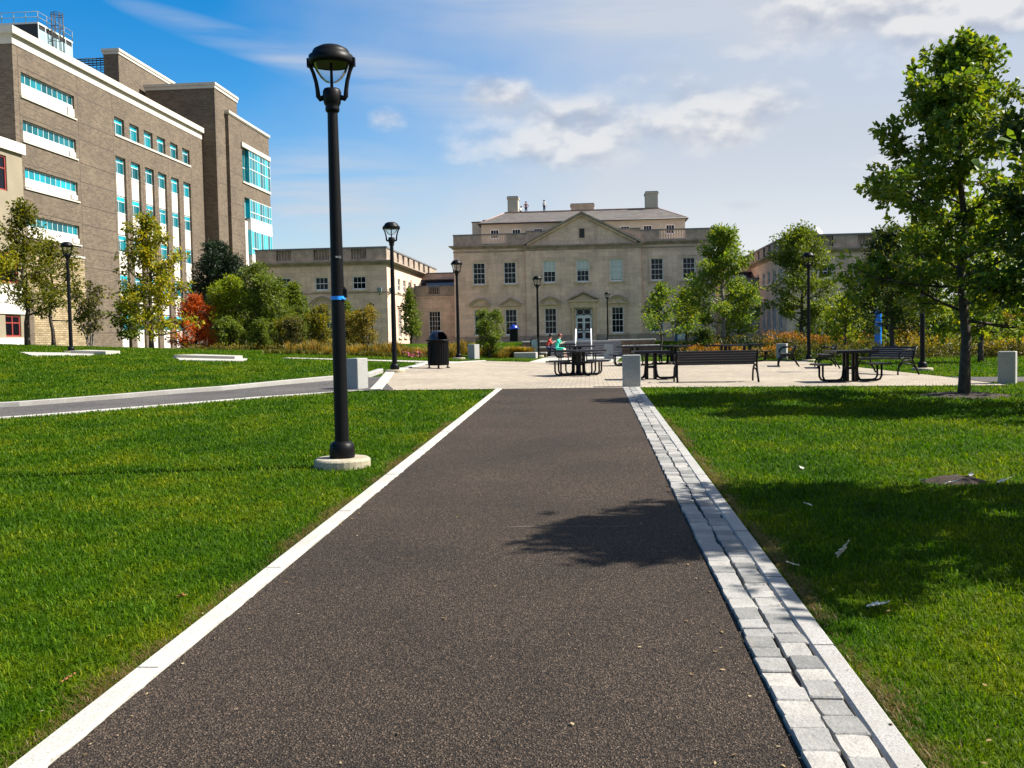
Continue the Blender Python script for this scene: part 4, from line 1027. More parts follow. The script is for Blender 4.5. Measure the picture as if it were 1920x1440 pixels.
# ------------------------------------------------------------------ trees and shrubs
def unit(a): return a/np.maximum(np.linalg.norm(a, axis=1, keepdims=True), 1e-9)
def leaf_mesh(name, P, size, mat, rg, out=None, shape='leaf', droop=0.25, ar=0.5):
    n = len(P)
    a = rg.normal(0, 1, (n, 3))
    if out is not None: a = a*0.75 + out*0.9
    a[:, 2] -= droop; a = unit(a)
    b = rg.normal(0, 1, (n, 3)); b[:, 2] *= 0.5; b = unit(b - a*np.sum(a*b, 1, keepdims=True)); nrm = np.cross(a, b)
    s = (size*rg.uniform(0.6, 1.3, n))[:, None]; w = s*ar
    f = nrm*s*0.10
    if shape == 'lobed':     # obovate, waisted like an oak leaf
        V = np.stack([P, P+a*s*0.3+b*w*0.45+f, P+a*s*0.52+b*w*0.28+f*0.6, P+a*s*0.74+b*w*0.85+f*1.2, P+a*s*1.02, P+a*s*0.74-b*w*0.85+f*1.2, P+a*s*0.52-b*w*0.28+f*0.6, P+a*s*0.3-b*w*0.45+f], 1).reshape(-1, 3)
        i = np.arange(n)*8
        F = np.concatenate([np.stack([i, i+1, i+2, i+6, ], 1), np.stack([i, i+6, i+7, i+7], 1)])
        F = np.concatenate([np.stack([i, i+1, i+2], 1), np.stack([i, i+2, i+6], 1), np.stack([i, i+6, i+7], 1), np.stack([i+2, i+3, i+4], 1), np.stack([i+2, i+4, i+6], 1), np.stack([i+6, i+4, i+5], 1)])
    elif shape == 'obovate':
        V = np.stack([P, P+a*s*0.38+b*w*0.34+f, P+a*s*0.72+b*w*0.52+f*1.3, P+a*s-nrm*s*0.06, P+a*s*0.72-b*w*0.52+f*1.3, P+a*s*0.38-b*w*0.34+f], 1).reshape(-1, 3)
        i = np.arange(n)*6
        F = np.concatenate([np.stack([i, i+1, i+5], 1), np.stack([i+1, i+2, i+4], 1), np.stack([i+1, i+4, i+5], 1), np.stack([i+2, i+3, i+4], 1)])
    else:
        V = np.stack([P, P+a*s*0.5+b*w*0.5+f, P+a*s, P+a*s*0.5-b*w*0.5+f], 1).reshape(-1, 3)
        i = np.arange(n)*4
        F = np.concatenate([np.stack([i, i+1, i+2], 1), np.stack([i, i+2, i+3], 1)])
    return np_mesh(name, V, F, mat)
def tree(name, x, y, H, prof, label, cat='tree', group=None, leaf='oak', bark='bark', nl=16, n=3500, size=0.2, tr=0.09, z0=0.22, clump=0.32, seed=1, lean=(0, 0), stems=1, shape='leaf', droop=0.25, twigs=3, base=None, ar=0.5, gap=0.12, up=(8, 60), star=None):
    """trunk with limbs (part 'trunk') and a crown of single leaves in clumps (part 'crown')"""
    r = random.Random(seed); g = np.random.default_rng(seed)
    if not star: size *= 0.78; n = int(n*1.45)
    zb = G(x, y) if base is None else base
    root = thing(name, label, cat, (x, y, zb), 0, group)
    mb = MB(); centres = []
    for st in range(stems):
        if stems == 1: lx, ly, Hs, trs = lean[0], lean[1], H, tr
        else:
            an = 2*PI*st/stems + r.uniform(0, 0.8); sp = r.uniform(0.12, 0.3)*H*0.8
            lx, ly, Hs, trs = sp*math.cos(an), sp*math.sin(an), H*r.uniform(0.72, 1.0), tr*r.uniform(0.5, 0.8)
        wob = [(r.uniform(-1, 1)*0.018*Hs, r.uniform(-1, 1)*0.018*Hs) for _ in range(9)]
        def axis(t):
            k = min(int(t*8), 7); f = t*8-k
            wx = wob[k][0]*(1-f)+wob[k+1][0]*f; wy = wob[k][1]*(1-f)+wob[k+1][1]*f
            s_ = min(1, t*4); return Vector((lx*t**0.8+wx*s_, ly*t**0.8+wy*s_, Hs*t))
        rad = lambda t: trs*(1-t)**0.85 + 0.008
        pts = [axis(k/12) for k in range(13)]; pts[0].z = -0.15
        rr_ = [rad(k/12) for k in range(13)]; rr_[0] *= 1.3
        mb.tube(pts, rr_, 9)
        m_ = max(4, nl//stems)
        for i in range(m_):
            t = z0 + (0.97-z0)*((i+0.5)/m_)**0.95
            az = 2.399963*i + r.uniform(-0.5, 0.5) + st
            Ln = prof((t-z0)/(1-z0))*H*r.uniform(0.72, 1.12)/(1 if stems == 1 else 1.25)
            el = R(up[0] + (up[1]-up[0])*((t-z0)/(1-z0))**1.2 + r.uniform(-10, 10))
            p = axis(t); d = Vector((math.cos(az)*math.cos(el), math.sin(az)*math.cos(el), math.sin(el)))
            lim = [p.copy()]; q = p.copy()
            for k in range(5):
                d = (d + Vector((r.uniform(-0.2, 0.2), r.uniform(-0.2, 0.2), 0.07+r.uniform(-0.12, 0.12)))).normalized()
                q = q + d*Ln/5; lim.append(q.copy())
            r0 = max(0.010, rad(t)*(0.36 if star else 0.5)); cs = clump*(0.55+0.45*min(1, Ln/(0.22*H)))
            mb.tube(lim, [r0*(1-k/5.6)+0.004 for k in range(6)], 5)
            for k in range(2, 6): centres.append((lim[k], cs*(0.75 if k < 4 else 0.9), k/5))
            for w in range(twigs):
                k = r.choice((1, 2, 3, 4)); a = lim[k]
                dd = (d*0.4 + Vector((r.uniform(-1, 1), r.uniform(-1, 1), r.uniform(-0.35, 0.75)))).normalized()
                Lt = Ln*r.uniform(0.22, 0.42)
                b1 = a + dd*Lt*0.5; b2 = a + dd*Lt + Vector((0, 0, Lt*r.uniform(-0.1, 0.15)))
                mb.tube([a, b1, b2], [r0*0.4+0.003, r0*0.25+0.003, 0.003], 4)
                centres.append((b2, cs*0.85, 1)); centres.append((b1, cs*0.7, 0.8))
        for k in range(4): centres.append((axis(0.86+0.045*k), clump*0.42, 1))
    # drop a few clumps so that the sky shows through, then spread the leaves
    centres = [c for c in centres if r.random() > gap or c[2] > 0.95 and r.random() > gap*0.5]
    wts = np.array([c[1]**2*r.uniform(0.55, 1.45) for c in centres]); wts /= wts.sum()
    if star:      # leaves sit in rosettes of about `star` on the shoots
        m_ = n//star
        idx = g.choice(len(centres), m_, p=wts)
        C = np.array([tuple(c[0]) for c in centres])[idx]; rc = np.array([c[1] for c in centres])[idx][:, None]
        o = unit(g.normal(0, 1, (m_, 3))); P = C + o*g.random((m_, 1))**0.5*rc*np.array([1, 1, 0.75])
        rad_ = unit(np.stack([P[:, 0], P[:, 1], 0*P[:, 0]+0.3], 1))
        ax_ = unit(rad_*0.6 + o*0.6 + g.normal(0, 0.4, (m_, 3)) + np.array([0, 0, 0.25]))
        P = np.repeat(P, star, 0); o = unit(np.repeat(ax_, star, 0)*0.75 + g.normal(0, 0.5, (m_*star, 3)))
        P = P + g.normal(0, 0.02, P.shape)
    else:
        idx = g.choice(len(centres), n, p=wts)
        C = np.array([tuple(c[0]) for c in centres])[idx]; rc = np.array([c[1] for c in centres])[idx][:, None]
        o = unit(g.normal(0, 1, (n, 3))); dist = g.random((n, 1))**0.5*rc
        P = C + o*dist*np.array([1, 1, 0.72])
    P[:, 2] = np.maximum(P[:, 2], 0.04)
    link('crown', leaf_mesh('crown', P, size, M[leaf], g, o, shape, droop, ar), root)
    obj('trunk', mb, M[bark], root)
    return root
cone = lambda w: (lambda t: w*(1-t)**0.8*(0.6+0.4*min(1, t*5))+0.02)
oval = lambda w: (lambda t: w*math.sin(PI*min(1, 0.16+t*0.82))**0.8+0.01)
column = lambda w: (lambda t: w*(0.75+0.25*math.sin(PI*t))*(1-t**4)+0.02)

tree('oak_tree', 7.15, 19.3, 6.7, lambda t: 0.455*(1-t)**0.8*(0.78+0.22*min(1, t*4))+0.02, 'big young oak in full leaf standing on the right lawn close to the path', leaf='oak', nl=34, n=27000, size=0.14, tr=0.096, z0=0.2, clump=0.31, seed=11, shape='obovate', twigs=7, gap=0.26, droop=0.15, ar=0.44, up=(2, 62), star=6)
tree('oak_tree', 8.75, 16.9, 6.0, lambda t: 0.42*(1-t)**0.5+0.04, 'shade coloured oak at the right edge of the lawn reaching in behind the big oak', leaf='oak_dark', nl=32, n=22000, size=0.145, tr=0.10, z0=0.18, clump=0.36, seed=23, shape='obovate', twigs=5, droop=0.15, ar=0.44, star=6)  # darker leaf colour stands in for the shade on this crown
tree('oak_tree', 6.2, 7.95, 6.3, lambda t: 0.42*(1-t)**0.85+0.03, 'near oak whose shadow falls over the pale leaves and the asphalt path', leaf='oak', nl=28, n=24000, size=0.14, tr=0.12, z0=0.24, clump=0.40, seed=31, shape='obovate', twigs=6, gap=0.03, ar=0.44, star=6)
GL = 'young trees on the left slope'
tree('oak_tree', -24.9, 54, 7.5, (lambda t: 0.40*(1-t)**0.85+0.04), 'yellowing young oak in the middle of the left slope, the widest tree there', group=GL, leaf='oak_yellow', nl=30, n=4600, size=0.3, tr=0.13, z0=0.1, clump=0.47, seed=41, gap=0.33, twigs=4, up=(0, 55))
tree('oak_tree', -29.3, 49, 7.3, (lambda t: 0.36*(1-t)**0.8+0.04), 'slender dark trunked oak just left of the lamp on the left slope', group=GL, leaf='oak_olive', nl=24, n=3100, size=0.26, tr=0.13, z0=0.2, clump=0.46, seed=43, gap=0.3, twigs=3)
tree('oak_tree', -29.6, 52, 5.7, (lambda t: 0.42*(1-t)**0.7+0.04), 'second slim oak immediately behind the lamp on the left slope', group=GL, leaf='oak_olive', nl=20, n=2400, size=0.26, tr=0.11, z0=0.24, clump=0.46, seed=44, gap=0.3, twigs=3)
tree('oak_tree', -30.9, 46.5, 7.0, oval(0.38), 'yellow green tree cut by the left edge of the picture', group=GL, leaf='oak_yellow', nl=24, n=5500, size=0.29, tr=0.13, z0=0.16, clump=0.55, seed=45, twigs=3)
tree('serviceberry_tree', -31.2, 59, 4.9, oval(0.2), 'thin multi stemmed small tree before the brown brick wall', group=GL, leaf='olive_shrub', bark='bark_grey', nl=26, n=1500, size=0.24, tr=0.08, z0=0.25, clump=0.42, seed=46, stems=5, gap=0.25, twigs=2, up=(30, 70))
tree('small_tree', -27.6, 57, 3.6, oval(0.3), 'low dark green tree left of the yellowing oak', group=GL, leaf='green_tree', nl=20, n=2000, size=0.27, tr=0.08, z0=0.2, clump=0.42, seed=47, twigs=3)
tree('cypress_tree', -24.6, 59.5, 3.5, lambda t: 0.5*(1-t)**0.75+0.05, 'rust red conical tree', leaf='rust', nl=40, n=5200, size=0.2, tr=0.1, z0=0.04, clump=0.34, seed=48, gap=0.03, twigs=3, up=(0, 50))
tree('pine_tree', -28.6, 74, 8.1, lambda t: 0.36*math.sin(PI*min(1, 0.3+t*0.68))+0.02, 'dark pine rising behind the rust red tree', leaf='pine', nl=40, n=13000, size=0.44, tr=0.16, z0=0.1, clump=0.66, seed=49, gap=0.03, ar=0.2, twigs=3, droop=-0.2)
tree('small_tree', -22.9, 61, 4.6, oval(0.42), 'bright yellow green tree right of the rust red tree', leaf='lime_tree', nl=26, n=6800, size=0.26, tr=0.09, z0=0.06, clump=0.56, seed=50, gap=0.08)
tree('birch_tree', -20.3, 60, 5.8, oval(0.34), 'tall grey stemmed tree at the left end of the stone wing', leaf='green_tree', bark='bark_grey', nl=36, n=9500, size=0.23, tr=0.09, z0=0.05, clump=0.58, seed=51, gap=0.08, stems=3, up=(20, 70))
tree('small_tree', -20.5, 67, 4.9, cone(0.42), 'blue green conical tree before the stone wing', leaf='green_tree', nl=30, n=5200, size=0.25, tr=0.09, z0=0.05, clump=0.52, seed=52, gap=0.06)
tree('small_tree', -17.8, 70, 3.6, cone(0.46), 'short dark tree beside the blue green conical tree', leaf='green_tree', nl=26, n=3600, size=0.25, tr=0.08, z0=0.05, clump=0.52, seed=53, gap=0.06)
GS = 'shrubs before the left wing'
def shrub(x, y, H, w, label, leaf, seed, n=1800, size=0.17, group=GS, gap=0.08, name='shrub'):
    return tree(name, x, y, H, oval(w), label, 'shrub', group, leaf, 'bark', nl=26, n=n, size=size, tr=0.045, z0=0.08, clump=0.3, seed=seed, stems=5, gap=gap, twigs=2, up=(25, 70))
shrub(-17.9, 56.5, 2.1, 0.42, 'gold tipped shrub farthest left in front of the stone wing', 'lime_gold', 61, 3000)
shrub(-19.7, 57.5, 1.9, 0.5, 'dull olive shrub at the foot of the grey stemmed tree', 'green_tree', 62, 2400)
shrub(-15.4, 55, 2.35, 0.42, 'yellow shrub just left of the tall lamp post', 'lime_gold', 63, 3400)
shrub(-14.2, 58, 2.1, 0.4, 'golden shrub peeping out right of the tall lamp post', 'gold_shrub', 64, 1600)
shrub(-16.6, 54, 1.8, 0.5, 'low olive shrub between two golden shrubs', 'olive_shrub', 65, 2200)
shrub(-11.9, 51.5, 2.75, 0.34, 'tall feathery yellow shrub in the grass bed by the wing', 'gold_shrub', 66, 2100, 0.15)
shrub(-21.7, 57.5, 2.2, 0.5, 'mid green shrub left of the grey stemmed tree', 'green_tree', 55, 2600, 0.2)
shrub(-18.8, 62, 3.2, 0.4, 'big leafy green bush between the grey stemmed tree and the wing window', 'green_tree', 57, 3200, 0.22)
tree('small_tree', -11.2, 61, 3.4, cone(0.28), 'young green tree in front of the sunlit wing flank', leaf='green_tree', nl=24, n=1900, size=0.22, tr=0.07, z0=0.12, clump=0.36, seed=67, gap=0.15)
tree('small_tree', -5.05, 49.5, 2.5, oval(0.36), 'low leafy young tree between the lamp and the mansion window', leaf='green_tree', nl=26, n=2600, size=0.17, tr=0.06, z0=0.08, clump=0.3, seed=68, gap=0.06, stems=3)
GR = 'trees before the right wing'
tree('small_tree', 3.66, 50, 3.7, lambda t: 0.45*(1-t)**1.1+0.06, 'spindly open crowned tree nearest the front door on its right', group=GR, leaf='oak', nl=14, n=1250, size=0.22, tr=0.06, z0=0.3, clump=0.34, seed=71, gap=0.2)
tree('small_tree', 5.9, 60, 3.0, oval(0.36), 'bright green bushy little tree right of the spindly tree', group=GR, leaf='lime_tree', nl=22, n=2000, size=0.22, tr=0.06, z0=0.12, clump=0.38, seed=72, gap=0.08)
tree('oak_tree', 7.6, 56, 6.5, lambda t: 0.43*(1-t)**0.7*(0.6+0.4*min(1, t*2.5))+0.03, 'broad oak with grey trunk in front of the mansion corner', group=GR, leaf='oak', bark='bark_grey', nl=26, n=7500, size=0.25, tr=0.13, z0=0.14, clump=0.5, seed=73, gap=0.16, twigs=3)
tree('small_tree', 9.2, 61, 3.6, oval(0.42), 'wide low green tree right behind the broad oak', group=GR, leaf='oak', nl=22, n=2400, size=0.25, tr=0.07, z0=0.1, clump=0.44, seed=74)
tree('maple_tree', 12.8, 60, 6.4, oval(0.38), 'tall light green tree before the right wing behind a lamp post', group=GR, leaf='green_tree', nl=36, n=8000, size=0.25, tr=0.12, z0=0.14, clump=0.5, seed=75, gap=0.06)
tree('small_tree', 12.8, 50, 2.75, oval(0.46), 'low sunlit yellow green tree right of the lamp by the benches', group=GR, leaf='lime_tree', nl=22, n=2100, size=0.2, tr=0.06, z0=0.2, clump=0.38, seed=76, gap=0.1)
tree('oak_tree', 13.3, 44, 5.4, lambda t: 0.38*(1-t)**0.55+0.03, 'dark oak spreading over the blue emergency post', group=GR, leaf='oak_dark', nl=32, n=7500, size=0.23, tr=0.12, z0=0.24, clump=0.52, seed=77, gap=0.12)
tree('oak_tree', 14.9, 38.5, 5.2, oval(0.40), 'shaded oak directly behind the lamp in the big oak crown', group=GR, leaf='oak', nl=30, n=5200, size=0.22, tr=0.10, z0=0.2, clump=0.5, seed=79, gap=0.1)
tree('oak_tree', 18.2, 56, 6.2, oval(0.36), 'tree in shade behind the big oak trunk', group=GR, leaf='oak', nl=32, n=6500, size=0.28, tr=0.12, z0=0.14, clump=0.6, seed=78, gap=0.12)
GY = 'yellow shrubs behind the right lawn'
shrub(17.3, 50, 2.6, 0.46, 'golden shrub left of the big oak trunk', 'lime_tree', 81, 2400, 0.2, GY)
shrub(19.6, 47, 2.1, 0.5, 'yellow shrub right of the big oak trunk', 'gold_shrub', 82, 2200, 0.2, GY)
shrub(22.2, 48, 2.3, 0.5, 'yellow green shrub at the right edge of the picture', 'lime_tree', 83, 2200, 0.2, GY)
shrub(14.8, 47, 1.5, 0.55, 'gold green shrub beside the blue emergency post', 'gold_shrub', 84, 1500, 0.18, GY)
shrub(6.2, 53.5, 1.3, 0.5, 'dark low shrub between the broad oak and the terrace wall', 'oak_dark', 85, 1500, 0.18, GY)

# beds: ornamental grass, perennials, low hedges
def bed(name, label, x0, x1, y0, y1, n, h, mats, seed, kind='stuff', flat=False, tuft=0.35, loc=None, cat=None):
    """tufts of arching blades on an irregular patch"""
    g = np.random.default_rng(seed)
    nt_ = max(1, int((x1-x0)*(y1-y0)/(tuft*tuft)*0.9))
    cx = g.uniform(x0, x1, nt_); cy = g.uniform(y0, y1, nt_); hh = h*g.uniform(0.7, 1.15, nt_)*(1+0.18*np.sin(cx*1.7)+0.12*np.sin(cy*2.9+cx))
    k = g.integers(0, nt_, n); ph = g.uniform(0, 2*np.pi, n)
    r0 = tuft*0.35*np.sqrt(g.random(n)); P = np.stack([cx[k]+r0*np.cos(ph), cy[k]+r0*np.sin(ph), np.zeros(n)], 1)
    P[:, 2] = zg(P[:, 0], P[:, 1])
    H_ = hh[k]*g.uniform(0.55, 1.05, n); sp = tuft*g.uniform(0.25, 1.15, n)
    d = np.stack([np.cos(ph), np.sin(ph), 0*ph], 1); sd = np.stack([-np.sin(ph), np.cos(ph), 0*ph], 1)*(0.011*g.uniform(0.6, 1.4, n))[:, None]
    mid = P + d*(sp*0.45)[:, None] + np.stack([0*ph, 0*ph, H_*0.7], 1); tip = P + d*sp[:, None] + np.stack([0*ph, 0*ph, H_*g.uniform(0.8, 1.05, n)], 1)
    V = np.stack([P-sd, P+sd, mid+sd, mid-sd, tip], 1).reshape(-1, 3); i = np.arange(n)*5
    F = np.concatenate([np.stack([i, i+1, i+2], 1), np.stack([i, i+2, i+3], 1), np.stack([i+3, i+2, i+4], 1)])
    me = np_mesh(name, V, F, [M[m_] for m_ in mats])
    if len(mats) > 1:       # upright seed heads of the second kind rise above
        sel = (g.random(n) < 0.55).astype(np.int32); me.polygons.foreach_set('material_index', np.concatenate([sel, sel, sel]))
    return tag(link(name, me), label, cat, kind=kind)
bed('ornamental_grass', None, -14.8, -6.4, 46.4, 49.5, 9000, 0.62, ['tan_grass', 'green_grass_blade'], 91)
bed('ornamental_grass', None, -15.4, -6.8, 45.4, 46.4, 2600, 0.3, ['olive_shrub', 'green_grass_blade'], 92)
bed('ornamental_grass', None, -8.4, -4.4, 50, 53, 5000, 0.6, ['tan_grass', 'green_grass_blade'], 93)
def leaf_bed(name, x0, x1, y0, y1, n, h, mats, seed, size=0.15, lump=0.9):
    """a planted bed read as one mass: lumpy mounds of leaves, tips of a second colour on top"""
    g = np.random.default_rng(seed); k = max(3, int((x1-x0)*(y1-y0)/(lump*lump)*1.3))
    cx = g.uniform(x0, x1, k); cy = g.uniform(y0, y1, k); ch = h*g.uniform(0.6, 1.1, k); cr = lump*g.uniform(0.5, 0.9, k)
    i = g.integers(0, k, n); d = unit(g.normal(0, 1, (n, 3))); d[:, 2] = np.abs(d[:, 2]); q = g.random(n)**0.4
    P = np.stack([cx[i]+d[:, 0]*cr[i]*q, cy[i]+d[:, 1]*cr[i]*q, d[:, 2]*ch[i]*q+0.04], 1)
    fr = P[:, 2]/ch[i]; P[:, 2] += zg(P[:, 0], P[:, 1])
    me = leaf_mesh(name, P, size, [M[m_] for m_ in mats], g, d, 'leaf', -0.3, 0.45)
    sel = (fr + g.normal(0, 0.15, n) > 0.66).astype(np.int32); me.polygons.foreach_set('material_index', np.concatenate([sel, sel]))
    return tag(link(name, me), None, None, kind='stuff')
leaf_bed('perennial_bed', 4.6, 9.8, 46.8, 49.0, 6000, 0.62, ['olive_shrub', 'orange_perennial'], 94)
leaf_bed('perennial_bed', 9.6, 15.0, 52.0, 55, 6000, 0.85, ['olive_shrub', 'orange_perennial'], 95)
leaf_bed('hedge_bed', 9.4, 14.2, 46.4, 49, 6500, 0.72, ['oak_dark', 'olive_shrub'], 96)
leaf_bed('hedge_bed', 14.0, 27, 43.6, 46.5, 14000, 1.0, ['olive_shrub', 'gold_shrub'], 97)
leaf_bed('hedge_bed', 15.0, 30, 48.5, 52, 14000, 2.0, ['green_tree', 'lime_tree'], 100, 0.2, 1.5)
leaf_bed('tree_belt', 20, 75, 78, 92, 30000, 4.2, ['oak_dark', 'green_tree'], 101, 0.5, 4.0)
leaf_bed('ground_cover', 4.6, 13, 54, 57.5, 6000, 0.6, ['pine', 'olive_shrub'], 98)
leaf_bed('ground_cover', -24, -14, 55, 59, 6000, 0.5, ['olive_shrub', 'gold_shrub'], 99)
for (x, y, h, lab_) in ((-4.35, 52.6, 0.95, 'rounded green and tan ornamental grass clump beside the young tree'), (-3.45, 53.1, 0.9, 'rounded tan topped ornamental grass clump above the white planter wall')):
    bed('grass_clump', lab_, x-0.25, x+0.25, y-0.25, y+0.25, 1700, h, ['tan_grass', 'green_grass_blade'], int(100+y*7), kind='thing', tuft=0.62, cat='grass clump')
g_ = np.random.default_rng(8); k = 60
P = np.stack([g_.normal(-8.05, 0.2, k), g_.normal(44.6, 0.2, k), 0*g_.random(k)], 1); P[:, 2] = zg(P[:, 0], P[:, 1])+g_.uniform(0.1, 0.35, k)
tag(link('flower_patch', leaf_mesh('flower_patch', P, 0.085, M['pink_flower'], g_, ar=0.9)), 'patch of pink flowers at the edge of the grass bed', 'flowers', kind='thing')
# mulch rings
def mulch(x, y, rx, ry, dz=0.012, seed=1):
    r = random.Random(seed); mb = MB(); n = 26
    pts = [(x+rx*r.uniform(0.85, 1.1)*math.cos(2*PI*k/n), y+ry*r.uniform(0.85, 1.1)*math.sin(2*PI*k/n)) for k in range(n)]
    inn = [(x+(a-x)*0.5, y+(b-y)*0.5) for a, b in pts]
    vs = [(a, b, G(a, b)+0.004) for a, b in pts] + [(a, b, G(a, b)+0.045+r.uniform(-0.01, 0.01)) for a, b in inn] + [(x, y, G(x, y)+0.05)]
    fs = [(k, (k+1) % n, n+(k+1) % n, n+k) for k in range(n)] + [(n+k, n+(k+1) % n, 2*n) for k in range(n)]
    mb.add(vs, fs, 0, None, True); return struct(obj('mulch_ground', mb, M['mulch']))
mulch(7.15, 19.3, 0.9, 0.8, seed=2); mulch(3.36, 9.28, 0.30, 0.20, seed=3)

# ------------------------------------------------------------------ street furniture
def street_lamp(x, y, label, group, rz=0.0, foot=True, marks=False):
    zb = G(x, y); t = thing('street_lamp', label, 'street lamp', (x, y, zb), rz, group)
    mb = MB(); n = 16
    mb.lathe([(0.31,-0.3),(0.31,0.075),(0.30,0.088),(0.285,0.1)], 28, smooth=False); obj('footing', mb, M['footing'], t)
    mb = MB(); mb.lathe([(0.135,0.1),(0.14,0.12),(0.14,0.2),(0.13,0.25),(0.10,0.28),(0.08,0.285)], 28); obj('base_cover', mb, M['black'], t)
    mb = MB(); mb.lathe([(0.078,0.28),(0.074,1.6),(0.062,3.2),(0.055,3.95)], 24); obj('pole', mb, M['black'], t)
    mb = MB(); mb.lathe([(0.055,3.88),(0.075,3.9),(0.078,3.93),(0.072,3.95),(0.09,3.98),(0.10,4.04),(0.10,4.11),(0.085,4.14),(0.03,4.15)], 24)
    mb.lathe([(0.018,4.14),(0.014,4.42)], 10); obj('collar', mb, M['black'], t)
    for k in range(2):
        a = k*PI
        def P(r, z): return (r*math.cos(a), r*math.sin(a), z)
        mb = MB(); pts = [P(0.09, 4.05), P(0.135, 4.035), P(0.150, 4.06), P(0.156, 4.13), P(0.170, 4.22), P(0.198, 4.32), P(0.228, 4.39), P(0.240, 4.46)]
        mb.tube(pts, [0.03, 0.03, 0.028, 0.025, 0.023, 0.022, 0.022, 0.022], 6)
        M4 = Matrix.Rotation(a, 4, 'Z'); mb.box(0.225, 0.262, -0.03, 0.03, 4.38, 4.47, 0, M4)
        obj('arm', mb, M['black'], t)
    mb = MB(); mb.lathe([(0.03,4.205),(0.065,4.215),(0.115,4.255),(0.16,4.32),(0.19,4.385),(0.2,4.41)], 28, cap=False); obj('globe', mb, M['lens'], t)
    mb = MB(); mb.lathe([(0.195,4.40),(0.15,4.45),(0.0,4.47)], 28, cap=False); obj('reflector', mb, M['reflector'], t)
    mb = MB(); mb.lathe([(0.205,4.395),(0.235,4.40),(0.245,4.43),(0.24,4.49),(0.205,4.515),(0.2,4.535),(0.185,4.56),(0.12,4.595),(0.0,4.61)], 32, cap=False)
    obj('cap', mb, M['black'], t)
    return t
GLM = 'black post lamps lining the paths'
L1 = street_lamp(-2.75, 10.6, 'tall black lamp on the near left lawn with a blue band and white letters', GLM, R(4))
mb = MB(); mb.lathe([(0.0785,1.845),(0.0785,1.885)], 24, cap=False); mb.tube([(0.05,-0.05,1.86),(0.086,-0.03,1.85)], 0.012, 5); obj('tape_band', mb, M['blue_tape'], L1)
mb = MB(); mb.cbox(0.06, 0.105, -0.025, 0.025, 1.87, 1.97, 0.01); mb.tube([(0.065,0,1.94),(0.085,0,1.985)], 0.014, 6); obj('sensor_box', mb, M['black'], L1)
cu = bpy.data.curves.new('lettering', 'FONT'); cu.body = 'WQ'; cu.size = 0.033; cu.extrude = 0.0015; cu.align_x = 'CENTER'; cu.materials.append(M['white'])
fo = link('lettering_source', cu); bpy.context.view_layer.update()
lm = bpy.data.meshes.new_from_object(fo.evaluated_get(bpy.context.evaluated_depsgraph_get())); bpy.data.objects.remove(fo)
lm.materials.clear(); lm.materials.append(M['white'])
tx = link('lettering', lm, L1, (0.030, -0.0675, 2.30), 0); tx.rotation_euler = (R(90), 0, R(12))
lamps = [(-5.96, 29.6, 'second black lamp along the path, left of the litter bin'), (-6.03, 44.9, 'black lamp left of the mansion corner, behind the litter bin'),
         (-2.87, 62.0 if False else 55.5, 'thin black lamp beside the notice board and the seated pair'), (1.78, 92.0, 'distant small lamp standing right of the front door'),
         (9.26, 42.1, 'black lamp between the two side facing benches'), (10.25, 31.0, 'black lamp half hidden in the big oak crown on the right'),
         (-21.45, 39.0, 'black lamp on the crest of the left slope before the brick block'), (-21.5, 96.0, 'tiny distant lamp at the corner of the left stone wing'),
         (15.4, 52.0, 'thin dark lamp post just right of the blue emergency post')]
def lamp_copy(x, y, lab_):
    return dup(L1, (x, y, G(x, y)), R(4), lab_, GLM)
proto2 = None
for x, y, lab_ in lamps:
    if proto2 is None: proto2 = street_lamp(x, y, lab_, GLM, R(4))
    else: dup(proto2, (x, y, G(x, y)), R(rnd.uniform(-8, 8)), lab_, GLM)

def bollard(x, y, label, rz, w=0.40, d=0.40, h=0.74):
    mb = MB(); mb.cbox(-w/2, w/2, -d/2, d/2, -0.15, h, 0.012)
    o = obj('stone_bollard', mb, M['granite'], None, (x, y, G(x, y)), rz)
    return tag(o, label, 'bollard', 'square granite bollards')
bollard(0.96, 22.45, 'grey granite bollard closest to the camera, at the end of the cobbled strip', R(1), 0.40, 0.36)
bollard(-5.45, 22.6, 'speckled granite bollard by the tall lamp, its right side in sun', R(-30), 0.36, 0.36)
bollard(9.4, 22.8, 'granite bollard on the far right lawn, right of the big oak trunk', R(-28), 0.36, 0.36)
bollard(-5.4, 45.5, 'pale granite bollard left of the planter by the low leafy tree', R(-30), 0.40, 0.40, 0.72)
bollard(0.99, 49.5, 'granite bollard at the foot of the terrace steps', R(0), 0.46, 0.4, 0.74)
bollard(8.9, 46.0, 'granite bollard beside the farthest side facing bench', R(-20), 0.46, 0.46, 0.74)

